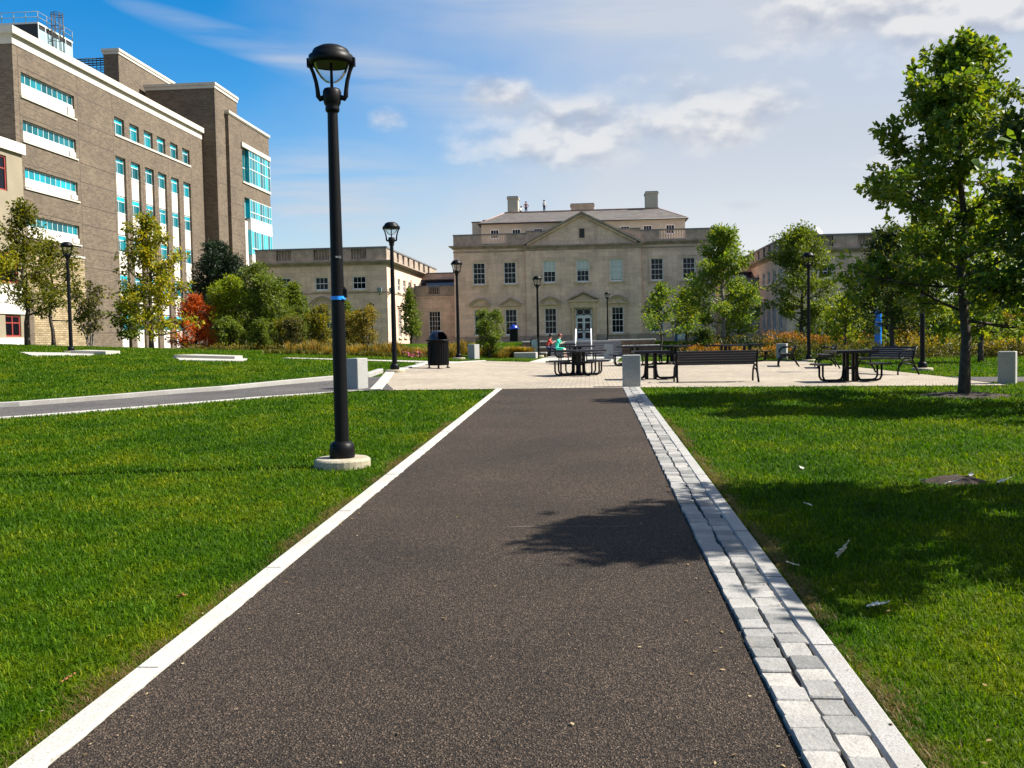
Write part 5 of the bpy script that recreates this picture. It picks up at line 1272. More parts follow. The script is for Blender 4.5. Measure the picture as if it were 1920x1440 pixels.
# picnic table: square slatted top on a pedestal, seats on bent tubes
def picnic_table(x, y, rz, label, seats=4, top=1.15):
    t = thing('picnic_table', label, 'picnic table', (x, y, G(x, y)+0.02), rz, 'black slatted picnic tables on the plaza')
    mb = MB(); h = top/2; n = 13
    for k in range(n):
        a = -h+0.03+(top-0.06)*k/n; mb.box(a+0.008, a+(top-0.06)/n-0.008, -h+0.03, h-0.03, 0.725, 0.755, 0)
    for s_ in (-1, 1): mb.box(-h, h, s_*h-0.03 if s_ < 0 else h-0.03+0.001, s_*h+0.03-0.001 if s_ < 0 else h, 0.70, 0.758, 0); 
    for s_ in (-1, 1): mb.box(min(s_*h, s_*(h-0.03)), max(s_*h, s_*(h-0.03)), -h+0.031, h-0.031, 0.70, 0.757, 0)
    for yy in (-0.3, 0.3): mb.box(-h+0.04, h-0.04, yy-0.03, yy+0.03, 0.69, 0.724, 0)
    obj('tabletop', mb, M['seat_slat'], t)
    mb = MB()
    for a, b in ((-0.11,-0.11),(0.11,-0.11),(0.11,0.11),(-0.11,0.11)): mb.box(a-0.035, a+0.035, b-0.035, b+0.035, 0.02, 0.69)
    mb.box(-0.15, 0.15, -0.15, 0.15, 0.0, 0.02); mb.box(-0.14, 0.14, -0.14, 0.14, 0.3, 0.36)
    obj('pedestal', mb, M['black'], t)
    for k in range(seats):
        a = k*PI/2 if seats == 4 else k*PI
        Mr = Matrix.Rotation(a, 4, 'Z'); r0 = h+0.06
        mb = MB(); w = 0.36; d = 0.28
        for j in range(5): mb.box(r0+j*d/5+0.006, r0+(j+1)*d/5-0.006, -w, w, 0.42, 0.445, 0, Mr)
        mb.box(r0-0.015, r0+d+0.015, -w-0.03, -w-0.001, 0.405, 0.447, 0, Mr); mb.box(r0-0.015, r0+d+0.015, w+0.001, w+0.03, 0.405, 0.447, 0, Mr)
        mb.box(r0-0.015, r0+0.005, -w, w, 0.405, 0.419, 0, Mr); mb.box(r0+d-0.005, r0+d+0.015, -w, w, 0.405, 0.419, 0, Mr)
        s_ = obj('seat', mb, M['seat_slat'], t)
        for yy in (-0.14, 0.14):
            mb = MB(); xo = r0+d*0.5
            pts = [Mr @ Vector(p) for p in ((0.13, yy*0.6, 0.36), (0.15, yy*0.75, 0.14), (0.19, yy*0.8, 0.06), (0.27, yy*0.85, 0.035), (xo-0.12, yy, 0.035), (xo-0.04, yy, 0.06), (xo, yy, 0.14), (xo, yy, 0.41))]
            mb.tube(pts, 0.026, 8); obj('leg', mb, M['black'], s_)
    return t
picnic_table(-0.32, 29.0, R(40), 'picnic table directly beyond the end of the asphalt path, closest to the mansion door', 4)
picnic_table(1.62, 26.0, R(2), 'picnic table half hidden behind the near granite bollard', 2, 0.95)
picnic_table(6.25, 24.0, R(4), 'picnic table on the right with its end to the bench with blue lit slats', 2, 1.0)
picnic_table(-0.5, 41.5, R(20), 'far picnic table in line with the front door, behind the first table', 4)
picnic_table(1.75, 38.0, R(10), 'far picnic table to the right of the terrace bollard', 4)
picnic_table(3.3, 39.5, R(45), 'dark far picnic table before the spindly tree', 4)
picnic_table(5.5, 40.0, R(30), 'far picnic table under the broad oak beside the orange planting', 4)
picnic_table(6.7, 42.2, R(0), 'farthest picnic table, right of the broad oak trunk', 4)
picnic_table(-1.15, 53.3, R(0), 'small distant picnic table at which two people sit', 2, 0.9)

def bench(x, y, rz, label, L_=1.83):
    """faces +y in its own frame"""
    t = thing('park_bench', label, 'bench', (x, y, G(x, y)+0.02), rz, 'black park benches round the plaza')
    h = L_/2; prof = [(0.40-0.085*k, 0.43+0.008*math.sin(k)) for k in range(5)]
    mb = MB()
    for k, (yy, zz) in enumerate(prof): mb.box(-h+0.03, h-0.03, yy-0.035, yy+0.035, zz, zz+0.028)
    obj('seat', mb, M['seat_slat'], t)
    mb = MB()
    for k in range(5):
        zz = 0.50+k*0.061; yy = -0.03-k*0.026; Mr = Matrix.Translation((0, yy, zz)) @ Matrix.Rotation(R(20), 4, 'X')
        mb.box(-h+0.03, h-0.03, -0.014, 0.014, -0.0265, 0.0265, 0, Mr)
    obj('backrest', mb, M['seat_slat'], t)
    for xx in (-h, h):
        mb = MB()
        mb.tube([(xx, -0.24, 0.0), (xx, -0.15, 0.16), (xx, -0.07, 0.30), (xx, -0.02, 0.42), (xx, -0.06, 0.55), (xx, -0.165, 0.775)], 0.026, 6)
        mb.tube([(xx, 0.47, 0.0), (xx, 0.46, 0.12), (xx, 0.42, 0.28), (xx, 0.30, 0.39), (xx, 0.0, 0.41)], 0.024, 6)
        mb.tube([(xx, -0.15, 0.16), (xx, 0.05, 0.30), (xx, 0.3, 0.33), (xx, 0.44, 0.2)], 0.018, 6)
        obj('leg', mb, M['black'], t)
    for xx in (-h, h):
        mb = MB(); mb.tube([(xx, -0.10, 0.66), (xx, 0.08, 0.70), (xx, 0.30, 0.68), (xx, 0.41, 0.60), (xx, 0.43, 0.50), (xx, 0.36, 0.44), (xx, 0.28, 0.47)], 0.02, 6); obj('armrest', mb, M['black'], t)
    return t
bench(3.1, 24.2, R(2), 'park bench seen from behind, its back to the right lawn', 1.95)
bench(7.3, 36.0, R(80), 'park bench seen side on beside the far granite bollard')
bench(8.2, 34.0, R(80), 'park bench seen side on just right of the lamp on the plaza edge')
bench(8.55, 28.6, R(112), 'park bench with blue glinting slats, right of the two seat picnic table')

# litter bins
tb = thing('litter_bin', 'black domed litter bin on the left of the plaza', 'litter bin', (-5.1, 32.8, G(-5.1, 32.8)+0.03), 0)
mb = MB(); mb.lathe([(0.33,0.10),(0.335,0.14),(0.345,0.86),(0.36,0.90)], 32)
for k in range(32):
    a = 2*PI*k/32; mb.box(0.335, 0.362, -0.02, 0.02, 0.12, 0.93, 0, Matrix.Rotation(a, 4, 'Z'))
obj('body', mb, M['black'], tb)
mb = MB(); mb.lathe([(0.36,0.90),(0.41,0.925),(0.425,0.945),(0.42,0.965),(0.33,0.97)], 32); obj('rim', mb, M['black'], tb)
mb = MB(); n = 24
vs = []; fs = []
rows_ = 8
for i in range(rows_+1):
    e = i/rows_*PI/2
    for k in range(n): a = 2*PI*k/n; vs.append((0.325*math.cos(e)*math.cos(a), 0.325*math.cos(e)*math.sin(a), 0.97+0.31*math.sin(e)))
for i in range(rows_):
    for k in range(n):
        a = ((k+0.5)/n*360) % 360
        if i < 5 and (a < 38 or a > 322): continue
        fs.append((i*n+k, i*n+(k+1) % n, (i+1)*n+(k+1) % n, (i+1)*n+k))
mb.add(vs, fs, 0, None, True); obj('dome_lid', mb, M['black_gloss'], tb)
for k in range(4):
    mb = MB(); Mr = Matrix.Rotation(PI/4+k*PI/2, 4, 'Z'); mb.box(0.25, 0.39, -0.03, 0.03, 0.0, 0.03, 0, Mr); mb.box(0.29, 0.34, -0.025, 0.025, 0.03, 0.14, 0, Mr); obj('foot', mb, M['black'], tb)
tb.rotation_euler[2] = R(-35)
tb = thing('litter_bin', 'distant dark bin with a bright blue lid under a mansion window', 'litter bin', (-5.2, 68, G(-5.2, 68)))
mb = MB(); mb.cbox(-0.28, 0.28, -0.28, 0.28, 0.05, 0.9, 0.04); obj('body', mb, M['black'], tb)
mb = MB(); mb.cbox(-0.31, 0.31, -0.31, 0.31, 0.902, 1.0, 0.03); mb.lathe([(0.29,1.0),(0.24,1.12),(0.12,1.2),(0,1.22)], 16); obj('lid', mb, M['blue_lid'], tb)

# emergency phone post
x, y = 14.1, 49.0
t = thing('emergency_phone', 'tall bright blue emergency phone post among the trees', 'emergency phone', (x, y, G(x, y)), R(-20))
mb = MB(); mb.cbox(-0.155, 0.155, -0.12, 0.12, 0, 2.15, 0.05); obj('post', mb, M['blue_paint'], t)
mb = MB(); mb.lathe([(0.1,2.15),(0.1,2.22),(0.08,2.32),(0.0,2.36)], 16); obj('beacon', mb, M['sign_white'], t)
mb = MB(); mb.box(-0.10, 0.10, -0.14, -0.119, 1.05, 1.42); obj('call_panel', mb, M['grey_metal'], t)

# notice board by the steps
t = thing('notice_board', 'narrow round topped notice board left of the thin lamp', 'notice board', (-2.95, 53.0, G(-2.95, 53)), R(6))
mb = MB()
for xx in (-0.2, 0.2): mb.box(xx-0.03, xx+0.03, -0.04, 0.04, 0, 0.98)
mb.tube([(-0.2+0.4*k/10, 0, 0.95+0.14*math.sin(PI*k/10)) for k in range(11)], 0.028, 6); mb.box(-0.17, 0.17, -0.03, 0.03, 0.12, 0.18)
obj('frame', mb, M['black'], t)
mb = MB(); mb.box(-0.17, 0.17, -0.012, 0.012, 0.18, 0.97); obj('panel', mb, M['poster'], t)
# small sign by the spindly tree
t = thing('small_sign', 'small pale and blue sign behind the spindly tree', 'sign', (5.6, 62, G(5.6, 62)), 0)
mb = MB(); mb.box(-0.05, 0.55, -0.03, 0.03, 0.15, 1.0); obj('panel', mb, M['sign_white'], t)
mb = MB(); mb.box(-0.22, -0.052, -0.04, 0.04, 0.0, 1.05); obj('post', mb, M['sign_blue'], t)

# terrace steps, walls, rails, planter
st = thing('entrance_steps', 'grey granite steps rising to the front door terrace', 'steps', (-0.2, 57, 0.4))
mb = MB(); zt = 1.25; nst = 6
for k in range(nst):
    zz = 0.40+(zt-0.40)*(k+1)/nst
    mb.box(-2.2+0.2-0.001*k, 1.9+0.2+0.001*k, -1.1+k*0.4+0.001*k, 1.9-0.001*k, -0.2, zz-0.4-0.05, 0); mb.box(-2.0, 2.1, -1.13+k*0.4, 1.88-0.001*k, zz-0.45+0.002, zz-0.4, 0)
obj('tread', mb, M['step_grey'], st)
mb = MB(); mb.box(-1.75, 1.45, 1.3, 2.3, zt-0.398, zt-0.33); obj('landing_edge', mb, M['kerb_pale'], st)
for xx in (-0.57, 0.33):
    t = thing('handrail', 'pale steel handrail on the %s side of the entrance steps' % ('left' if xx < 0 else 'right'), 'handrail', (xx-0.2, 57, 0.4), 0, 'handrails on the entrance steps')
    mb = MB(); mb.tube([(0,-1.2,0.0),(0,-1.2,0.85),(0,-1.1,0.93),(0,1.3,1.62),(0,1.7,1.62),(0,1.7,0.85)], 0.04, 8); mb.tube([(0,1.2,0.8),(0,1.2,1.6)], 0.03, 6)
    obj('rail', mb, M['white'], t)
def stone_wall(x0, x1, y, z0, z1, d, label):
    t = thing('stone_wall', label, 'wall', ((x0+x1)/2, y, z0), 0, 'rough terrace walls')
    w = (x1-x0)/2; mb = MB(); mb.box(-w, w, 0, d, -0.4, z1-z0-0.09); o = obj('rough_face', mb, M['brown_stone'], t)
    mb = MB(); mb.cbox(-w-0.03, w+0.03, -0.04, d+0.02, z1-z0-0.088, z1-z0, 0.02); obj('sunlit_top', mb, M['kerb_pale'], t)  # pale top: the sunlight on the wall tops is put into its colour
stone_wall(-4.0, -1.75, 58.7, 0.9, 1.36, 0.5, 'upper rough brown terrace wall left of the steps')
stone_wall(-4.0, -2.35, 57.4, 0.6, 1.02, 0.5, 'middle rough terrace wall left of the steps')
stone_wall(-4.0, -2.45, 56.1, 0.3, 0.72, 0.5, 'lowest rough terrace wall left of the steps')
stone_wall(1.15, 3.95, 58.7, 0.9, 1.36, 0.5, 'upper rough brown terrace wall right of the steps')
stone_wall(1.95, 4.2, 57.4, 0.6, 1.02, 0.5, 'lower rough terrace wall right of the steps')
t = thing('planter', 'low white concrete planter wall below the grass clumps', 'planter', (-3.4, 51.8, 0.38), 0)
mb = MB(); mb.cbox(-0.6, 0.6, 0, 0.3, -0.2, 0.42, 0.03); mb.cbox(0.44, 0.62, 0.301, 1.4, -0.2, 0.40, 0.03); obj('wall', mb, M['kerb_pale'], t)
# little stone marker behind the lawn left
# fallen leaves on the lawn
def fallen(x, y, s, mat, label, cat, rz, tilt, seed, dz=0.045):
    r = random.Random(seed); mb = MB()
    out = [(0,-0.5),(0.14,-0.32),(0.1,-0.18),(0.34,-0.1),(0.2,0.05),(0.36,0.2),(0.16,0.28),(0.12,0.42),(0,0.55)]
    out = out + [(-a*0.95, b+0.02) for a, b in out[-2:0:-1]]
    top = [(a*s, b*s, s*(0.22*abs(a)+0.10*b*b)+r.uniform(-0.03, 0.03)*s) for a, b in out]
    spine = [(0, b*s, -0.02*s) for b in (-0.3, 0.0, 0.3)]
    n = len(top); vs = top + [(0,0,-0.03*s)] + [(a, b, c-0.004) for a, b, c in top] + [(0,0,-0.03*s-0.004)]
    fs = [(k, (k+1) % n, n) for k in range(n)] + [((k+1) % n + n+1, k+n+1, 2*n+1) for k in range(n)] + [(k, k+n+1, (k+1) % n + n+1, (k+1) % n) for k in range(n)]
    mb.add(vs, fs, 0, Matrix.Rotation(tilt, 4, 'X'))
    mb.tube([Matrix.Rotation(tilt, 4, 'X') @ Vector(p) for p in ((0,-0.5*s,0), (0.03*s,-0.68*s,0.02*s))], 0.004, 4)
    o = obj('fallen_leaf', mb, mat, None, (x, y, G(x, y)+dz), rz)
    return tag(o, label, cat, 'fallen leaves on the lawn')
fallen(1.60, 6.35, 0.13, M['pale_leaf'], 'large pale upturned leaf in the tree shadow beside the kerb', 'leaf', R(40), R(-55), 1, 0.07)
fallen(1.24, 6.1, 0.09, M['pale_leaf'], 'small pale leaf lying against the granite kerb in shade', 'leaf', R(-60), R(-20), 2)
fallen(1.50, 5.25, 0.10, M['pale_leaf'], 'pale leaf lying flat on the sunlit grass, closest on the right lawn', 'leaf', R(80), R(-15), 3)
fallen(-2.37, 5.4, 0.08, M['dead_leaf'], 'orange brown leaf by the left kerb, upper of two', 'leaf', R(30), R(-25), 4)
fallen(-2.34, 4.1, 0.065, M['dead_leaf'], 'orange brown leaf by the left kerb near the picture corner', 'leaf', R(100), R(-30), 5)
for k, (x, y, s_, lab_) in enumerate(((3.02, 9.1, 0.09, 'pale leaf at the left rim of the bare mulch patch'), (3.22, 8.98, 0.12, 'pale leaf in the middle of the front rim of the mulch patch'), (3.7, 9.05, 0.12, 'pale leaf at the right rim of the mulch patch'), (3.55, 9.4, 0.08, 'small pale leaf at the back of the mulch patch'), (2.1, 9.9, 0.07, 'tiny pale leaf on the shaded lawn left of the mulch patch'), (1.75, 8.0, 0.06, 'tiny pale leaf in the deep shade between mulch patch and kerb'))):
    fallen(x, y, s_, M['pale_leaf'], lab_, 'leaf', R(50*k), R(-18), 20+k, 0.05)

g_ = np.random.default_rng(77); n = 420
r_l = 3.2+13*g_.random(n)**1.5; a_l = g_.uniform(-0.6, 0.6, n); P = np.stack([r_l*np.sin(a_l), r_l*np.cos(a_l), 0*a_l], 1)
edge = g_.random(n) < 0.4; P[edge, 0] = np.where(g_.random(edge.sum()) < 0.5, -1.97+np.abs(g_.normal(0, 0.12, edge.sum())), 0.70-np.abs(g_.normal(0, 0.12, edge.sum())))
onp = (P[:, 0] > -1.98) & (P[:, 0] < 0.72); keep = edge | ~onp | (g_.random(n) < 0.25); P = P[keep]; onp = onp[keep]
P[:, 2] = zg(P[:, 0], P[:, 1]) + np.where(onp, 0.020, 0.038)
me = leaf_mesh('leaf_litter', P, 0.026, M['dry_litter'], g_, None, 'leaf', 0.0, 0.6)
c_ = np.empty(len(me.vertices)*3, np.float32); me.vertices.foreach_get('co', c_); c_ = c_.reshape(-1, 4, 3); c_[:, :, 2] = c_[:, :1, 2] + (c_[:, :, 2]-c_[:, :1, 2])*0.25 + 0.003
me.vertices.foreach_set('co', c_.ravel()); me.update()
tag(link('leaf_litter', me), None, None, kind='stuff')
# ------------------------------------------------------------------ people
def person(label, loc, rz, joints, edges, mats, hair, group=None):
    """joints: name -> (x,y,z,radius); edges: (a,b,material index); one skinned body mesh, hair as child"""
    names = list(joints); me = bpy.data.meshes.new('person')
    vs = [joints[n_][:3] for n_ in names]; es = [(names.index(a), names.index(b)) for a, b, _ in edges]
    me.from_pydata(vs, es, []); me.update()
    o = bpy.data.objects.new('person', me); COL.objects.link(o)
    sk = o.modifiers.new('skin', 'SKIN')
    for i, n_ in enumerate(names):
        s_ = me.skin_vertices[0].data[i]; r_ = joints[n_][3]; s_.radius = (r_, r_*(joints[n_][4] if len(joints[n_]) > 4 else 1)); s_.use_root = (n_ == 'pelvis')
    sb = o.modifiers.new('sub', 'SUBSURF'); sb.levels = 1; sb.render_levels = 1
    dg = bpy.context.evaluated_depsgraph_get(); m2 = bpy.data.meshes.new_from_object(o.evaluated_get(dg))
    o.modifiers.clear(); o.data = m2; m2.materials.clear()
    for q in mats: m2.materials.append(M[q])
    seg = [(Vector(joints[a][:3]), Vector(joints[b][:3]), k) for a, b, k in edges]
    for f in m2.polygons:
        c = f.center; best = 9e9
        for a, b, k in seg:
            ab = b-a; t_ = max(0, min(1, (c-a).dot(ab)/max(ab.length_squared, 1e-9))); d = (a+ab*t_-c).length
            if d < best: best = d; f.material_index = k
        f.use_smooth = True
    o.location = loc; o.rotation_euler = (0, 0, rz); tag(o, label, 'person', group)
    h = Vector(joints['head'][:3]); mb = MB()
    mb.lathe([(0.112,-0.03),(0.12,0.03),(0.112,0.08),(0.07,0.125),(0.0,0.14)], 14, 0, Matrix.Translation(h+Vector((0, 0.02, 0.02)))); obj('hair', mb, M[hair], o)
    return o
def body(pose):
    """pose gives key joints; the rest follows. Front of the body faces -y of its own frame."""
    J = {}
    for k, v in pose.items(): J[k] = v
    E = [('pelvis','waist',1),('waist','chest',0),('chest','neck',0),('neck','head',2),('head','crown',2)]
    for s_ in 'lr':
        E += [('chest','sh'+s_,0),('sh'+s_,'el'+s_,pose.get('sleeve',0) if False else 0),('el'+s_,'wr'+s_,2),('wr'+s_,'pm'+s_,2),('pelvis','hip'+s_,1),('hip'+s_,'kn'+s_,1),('kn'+s_,'an'+s_,1),('an'+s_,'toe'+s_,3)]
        w = Vector(J['wr'+s_][:3]); e = Vector(J['el'+s_][:3]); d = (w-e).normalized(); sd = d.cross(Vector((0,0,1)))
        sd = sd.normalized() if sd.length > 0.1 else Vector((1,0,0)); u = sd.cross(d)
        pm = w+d*0.06; J['pm'+s_] = (*pm, 0.03)
        for fi, (off, ln) in enumerate(((-0.03,0.075),(-0.01,0.09),(0.01,0.085),(0.03,0.068))):
            b_ = pm+d*0.03+sd*off; c_ = b_+d*ln*0.6-u*0.008; t_ = c_+d*ln*0.35-u*0.02
            J['f%d%s' % (fi, s_)] = (*c_, 0.009); J['t%d%s' % (fi, s_)] = (*t_, 0.008); E += [('pm'+s_,'f%d%s' % (fi, s_),2),('f%d%s' % (fi, s_),'t%d%s' % (fi, s_),2)]
        th = w+d*0.04+sd*(0.045 if s_ == 'l' else -0.045)-u*0.01; J['th'+s_] = (*th, 0.010); E.append(('wr'+s_,'th'+s_,2))
    return J, E
def standing(akimbo=False):
    P = dict(pelvis=(0,0,0.95,0.13,0.85), waist=(0,0,1.12,0.125,0.8), chest=(0,0,1.33,0.15,0.75), neck=(0,0,1.5,0.055), head=(0,-0.02,1.62,0.088), crown=(0,-0.01,1.71,0.07))
    for s_, k in (('l',-1),('r',1)):
        P['sh'+s_] = (k*0.17,0,1.42,0.06); P['hip'+s_] = (k*0.09,0,0.88,0.09); P['kn'+s_] = (k*0.11,-0.02,0.5,0.062); P['an'+s_] = (k*0.12,0.01,0.09,0.042); P['toe'+s_] = (k*0.13,-0.15,0.035,0.038)
        if akimbo: P['el'+s_] = (k*0.33,0.06,1.2,0.042); P['wr'+s_] = (k*0.2,-0.06,1.02,0.03)
        else: P['el'+s_] = (k*0.24,0.02,1.14,0.042); P['wr'+s_] = (k*0.22,-0.16,0.98,0.03)
    return P
def sitting(fwd=0.12, arm=(0.18, -0.34, 0.82)):
    P = dict(pelvis=(0,0.05,0.5,0.14,0.9), waist=(0,0.03,0.67,0.125,0.8), chest=(0,-fwd*0.5,0.88,0.145,0.75), neck=(0,-fwd,1.04,0.055), head=(0,-fwd-0.05,1.16,0.088), crown=(0,-fwd-0.04,1.25,0.07))
    for s_, k in (('l',-1),('r',1)):
        P['sh'+s_] = (k*0.16,-fwd*0.7,0.96,0.058); P['el'+s_] = (k*0.22,-fwd-0.1,0.76,0.042); P['wr'+s_] = (k*arm[0]*0.8,arm[1],arm[2],0.03)
        P['hip'+s_] = (k*0.09,-0.02,0.5,0.095); P['kn'+s_] = (k*0.12,-0.42,0.5,0.065); P['an'+s_] = (k*0.12,-0.44,0.09,0.042); P['toe'+s_] = (k*0.13,-0.6,0.035,0.038)
    return P
Zr = 16.95
J, E = body(standing(True)); person('person in dark red shirt and navy trousers standing on the roof ridge', (-7.65, 124.1, 17.0), R(200), J, E, ['cloth_maroon', 'cloth_jeans', 'skin', 'hair'], 'hair')
J, E = body(standing()); person('person in a white shirt and navy shorts standing on the roof ridge', (-5.35, 124.0, 17.1), R(140), J, E, ['cloth_white', 'cloth_jeans', 'skin', 'hair'], 'hair')
J, E = body(sitting(0.3)); person('person crouching at the foot of the left chimney on the roof', (-8.35, 124.2, 16.95), R(170), J, E, ['cloth_white', 'cloth_jeans', 'skin', 'hair'], 'hair')
J, E = body(sitting(0.16)); person('person in a red shirt and dark blue jeans sitting left at the small table', (-2.25, 53.2, G(-2.2, 53.3)+0.02), R(85), J, E, ['cloth_red', 'cloth_jeans', 'skin', 'hair'], 'hair')
J, E = body(sitting(0.14)); E = [(a, b, (2 if a.startswith('kn') else k)) for a, b, k in E]
person('person in a teal dress with bare legs sitting at the small table', (-1.72, 52.7, G(-1.72, 52.7)+0.02), R(75), J, E, ['cloth_teal', 'cloth_teal', 'skin_pale', 'hair_red'], 'hair_red')

# ------------------------------------------------------------------ light, sky, camera
EL, AZ = R(45.5), R(8.0)          # sun height; turned from +X towards +Y
sd = Vector((math.cos(EL)*math.cos(AZ), math.cos(EL)*math.sin(AZ), math.sin(EL)))
sl_ = bpy.data.lights.new('sun', 'SUN'); sl_.energy = 5.0; sl_.angle = R(0.53); sl_.color = (1.0, 0.94, 0.84)
so = link('sun', sl_); so.rotation_euler = sd.to_track_quat('Z', 'Y').to_euler(); so.location = (40, 5, 60)
W = bpy.data.worlds.new('World'); SC.world = W; W.use_nodes = True
nt = W.node_tree; bg = nt.nodes['Background']
sky = N(nt, 'ShaderNodeTexSky', sky_type='NISHITA', sun_disc=False); sky.sun_elevation = EL
sky.sun_rotation = math.atan2(sd.x, sd.y); sky.air_density = 1.0; sky.dust_density = 0.6; sky.ozone_density = 2.2
hs = N(nt, 'ShaderNodeHueSaturation'); hs.inputs['Saturation'].default_value = 1.55; hs.inputs['Value'].default_value = 1.0; L(nt, sky.outputs[0], hs.inputs['Color'])
L(nt, hs.outputs[0], bg.inputs['Color']); bg.inputs['Strength'].default_value = 0.071
tc = N(nt, 'ShaderNodeTexCoord'); nv = N(nt, 'ShaderNodeVectorMath', operation='NORMALIZE'); L(nt, tc.outputs['Generated'], nv.inputs[0])
sp = N(nt, 'ShaderNodeSeparateXYZ'); L(nt, nv.outputs[0], sp.inputs[0])
def mth(op, a, b=None, c=None, clamp=False):
    n_ = N(nt, 'ShaderNodeMath', operation=op); n_.use_clamp = clamp
    for k, v in enumerate((a, b, c)):
        if v is None: continue
        if hasattr(v, 'links'): L(nt, v, n_.inputs[k])
        else: n_.inputs[k].default_value = v
    return n_.outputs[0]
az = mth('ARCTAN2', sp.outputs['X'], sp.outputs['Y']); el = mth('ARCSINE', sp.outputs['Z'])
cv = N(nt, 'ShaderNodeCombineXYZ'); L(nt, az, cv.inputs[0]); L(nt, mth('MULTIPLY', el, 1.7), cv.inputs[1])
n1 = N(nt, 'ShaderNodeTexNoise'); n1.inputs['Scale'].default_value = 12; n1.inputs['Detail'].default_value = 8; n1.inputs['Roughness'].default_value = 0.55; L(nt, cv.outputs[0], n1.inputs['Vector'])
n2 = N(nt, 'ShaderNodeTexNoise'); n2.inputs['Scale'].default_value = 5; n2.inputs['Detail'].default_value = 5; L(nt, cv.outputs[0], n2.inputs['Vector'])
def blob(a0, e0, ra, re, amp=1.0, tilt=0.0):
    da = mth('SUBTRACT', az, a0); de = mth('SUBTRACT', el, e0)
    if tilt: de = mth('SUBTRACT', de, mth('MULTIPLY', da, tilt))
    q = mth('ADD', mth('POWER', mth('DIVIDE', da, ra), 2), mth('POWER', mth('DIVIDE', de, re), 2))
    return mth('MULTIPLY', mth('SUBTRACT', 1.0, q, None, True), amp)
def total(bl):
    s_ = bl[0]
    for q in bl[1:]: s_ = mth('MAXIMUM', s_, q)
    return s_
def px(u, v): return ((u-1104)/1829.0, (630-v)/1829.0)
cum = total([blob(*px(945, 190), 0.055, 0.024, 0.9), blob(*px(735, 232), 0.028, 0.018, 0.75), blob(*px(1010, 240), 0.12, 0.035, 0.8), blob(*px(1080, 258), 0.16, 0.05, 0.92), blob(*px(1330, 240), 0.12, 0.045, 0.9), blob(*px(1050, 300), 0.10, 0.018, 0.55), blob(*px(1390, 138), 0.04, 0.012, 0.5), blob(*px(1100, 125), 0.045, 0.009, 0.35), blob(*px(1385, 402), 0.04, 0.011, 0.5), blob(*px(550, 400), 0.03, 0.009, 0.4), blob(*px(1700, 60), 0.22, 0.085, 1.0), blob(*px(1600, 330), 0.06, 0.02, 0.4), blob(*px(1230, 200), 0.16, 0.04, 0.45), blob(*px(1500, 20), 0.08, 0.03, 0.6)])
dens = mth('ADD', cum, mth('MULTIPLY', mth('SUBTRACT', n1.outputs['Fac'], 0.5), 2.0))
mr = N(nt, 'ShaderNodeMapRange', interpolation_type='SMOOTHSTEP'); mr.inputs['From Min'].default_value = 0.18; mr.inputs['From Max'].default_value = 1.02; L(nt, dens, mr.inputs['Value'])
gate = mth('MULTIPLY', cum, 7.0, None, True)
cden = mth('MULTIPLY', mth('MULTIPLY', mr.outputs[0], gate), 0.72)
# thin veil: whiter towards the sun's side, towards the horizon, and one long streak
veil = N(nt, 'ShaderNodeMapRange', interpolation_type='SMOOTHSTEP'); veil.inputs['From Min'].default_value = -0.40; veil.inputs['From Max'].default_value = 0.17; L(nt, mth('ADD', az, mth('MULTIPLY', mth('SUBTRACT', n2.outputs['Fac'], 0.5), 0.35)), veil.inputs['Value'])
hz = N(nt, 'ShaderNodeMapRange', interpolation_type='SMOOTHSTEP'); hz.inputs['From Min'].default_value = 0.26; hz.inputs['From Max'].default_value = -0.01; L(nt, el, hz.inputs['Value'])
mp = N(nt, 'ShaderNodeMapping'); mp.inputs['Scale'].default_value = (3, 22, 1); mp.inputs['Rotation'].default_value = (0, 0, R(14)); L(nt, cv.outputs[0], mp.inputs['Vector'])
n3 = N(nt, 'ShaderNodeTexNoise'); n3.inputs['Scale'].default_value = 1.6; n3.inputs['Detail'].default_value = 6; L(nt, mp.outputs[0], n3.inputs['Vector'])
streak = mth('MULTIPLY', total([blob(*px(520, 118), 0.15, 0.016, 0.42, -0.24), blob(*px(760, 165), 0.17, 0.030, 0.35, -0.2), blob(*px(1100, 30), 0.4, 0.05, 0.25, -0.1), blob(*px(620, 350), 0.12, 0.05, 0.5, 0.0)]), mth('MULTIPLY', mth('SUBTRACT', n3.outputs['Fac'], 0.28, None, True), 3.4))
vtot = mth('ADD', mth('ADD', mth('MULTIPLY', veil.outputs[0], 0.92), mth('MULTIPLY', hz.outputs[0], 0.62)), streak, None, True)
hz2 = N(nt, 'ShaderNodeMapRange', interpolation_type='SMOOTHSTEP'); hz2.inputs['From Min'].default_value = 0.20; hz2.inputs['From Max'].default_value = 0.0; L(nt, el, hz2.inputs['Value'])
veilc = N(nt, 'ShaderNodeBackground'); veilc.inputs['Color'].default_value = (0.86, 0.91, 1.0, 1); veilc.inputs['Strength'].default_value = 0.305
cc = N(nt, 'ShaderNodeValToRGB'); e_ = cc.color_ramp.elements; e_[0].position = 0.38; e_[0].color = (0.31, 0.34, 0.42, 1); e_[1].position = 0.62; e_[1].color = (0.67, 0.655, 0.64, 1)
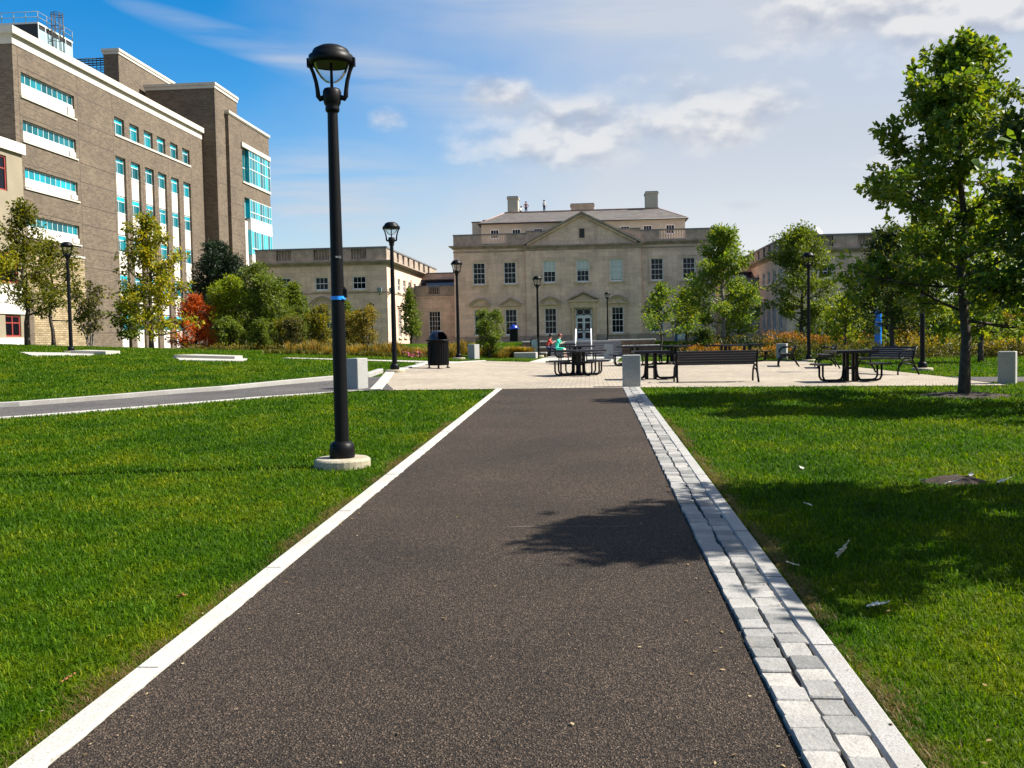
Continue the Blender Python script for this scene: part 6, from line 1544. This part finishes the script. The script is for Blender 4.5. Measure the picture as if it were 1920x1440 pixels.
# cloud undersides: the density a little above, seen along the sky, greys the base
cv2 = N(nt, 'ShaderNodeCombineXYZ'); L(nt, az, cv2.inputs[0]); L(nt, mth('ADD', mth('MULTIPLY', el, 1.7), 0.02), cv2.inputs[1])
n4 = N(nt, 'ShaderNodeTexNoise'); n4.inputs['Scale'].default_value = 12; n4.inputs['Detail'].default_value = 3; L(nt, cv2.outputs[0], n4.inputs['Vector'])
L(nt, mth('ADD', 0.55, mth('MULTIPLY', mth('SUBTRACT', n1.outputs['Fac'], n4.outputs['Fac']), 1.4)), cc.inputs['Fac'])
cb = N(nt, 'ShaderNodeBackground'); L(nt, cc.outputs[0], cb.inputs['Color']); cb.inputs['Strength'].default_value = 0.55
vm = N(nt, 'ShaderNodeMix'); vm.data_type = 'RGBA'; L(nt, mth('MULTIPLY', hz2.outputs[0], veil.outputs[0]), vm.inputs['Factor']); vm.inputs['A'].default_value = (0.86, 0.91, 1.0, 1); vm.inputs['B'].default_value = (1.28, 1.28, 1.28, 1); L(nt, vm.outputs['Result'], veilc.inputs['Color'])
m1 = N(nt, 'ShaderNodeMixShader'); L(nt, mth('MULTIPLY', vtot, 0.92), m1.inputs[0]); L(nt, bg.outputs[0], m1.inputs[1]); L(nt, veilc.outputs[0], m1.inputs[2])
m2 = N(nt, 'ShaderNodeMixShader'); L(nt, cden, m2.inputs[0]); L(nt, m1.outputs[0], m2.inputs[1]); L(nt, cb.outputs[0], m2.inputs[2])
L(nt, m2.outputs[0], nt.nodes['World Output'].inputs['Surface'])

cam = bpy.data.cameras.new('camera'); cam.sensor_width = 36; cam.lens = 36*1829/1920; cam.clip_end = 3000; cam.clip_start = 0.05
co = link('camera', cam); SC.camera = co
psi, th, rho = R(4.551892), R(2.7262036), R(1.15)
co.matrix_world = Matrix.Translation((0, 0, 1.6)) @ Matrix.Rotation(psi, 4, 'Z') @ Matrix.Rotation(R(90)-th, 4, 'X') @ Matrix.Rotation(-rho, 4, 'Z')
SC.view_settings.view_transform = 'Standard'; SC.view_settings.look = 'None'; SC.view_settings.exposure = 1.28; SC.view_settings.gamma = 1.0
SC.cycles.max_bounces = 6; SC.cycles.transparent_max_bounces = 12; SC.cycles.use_denoising = True
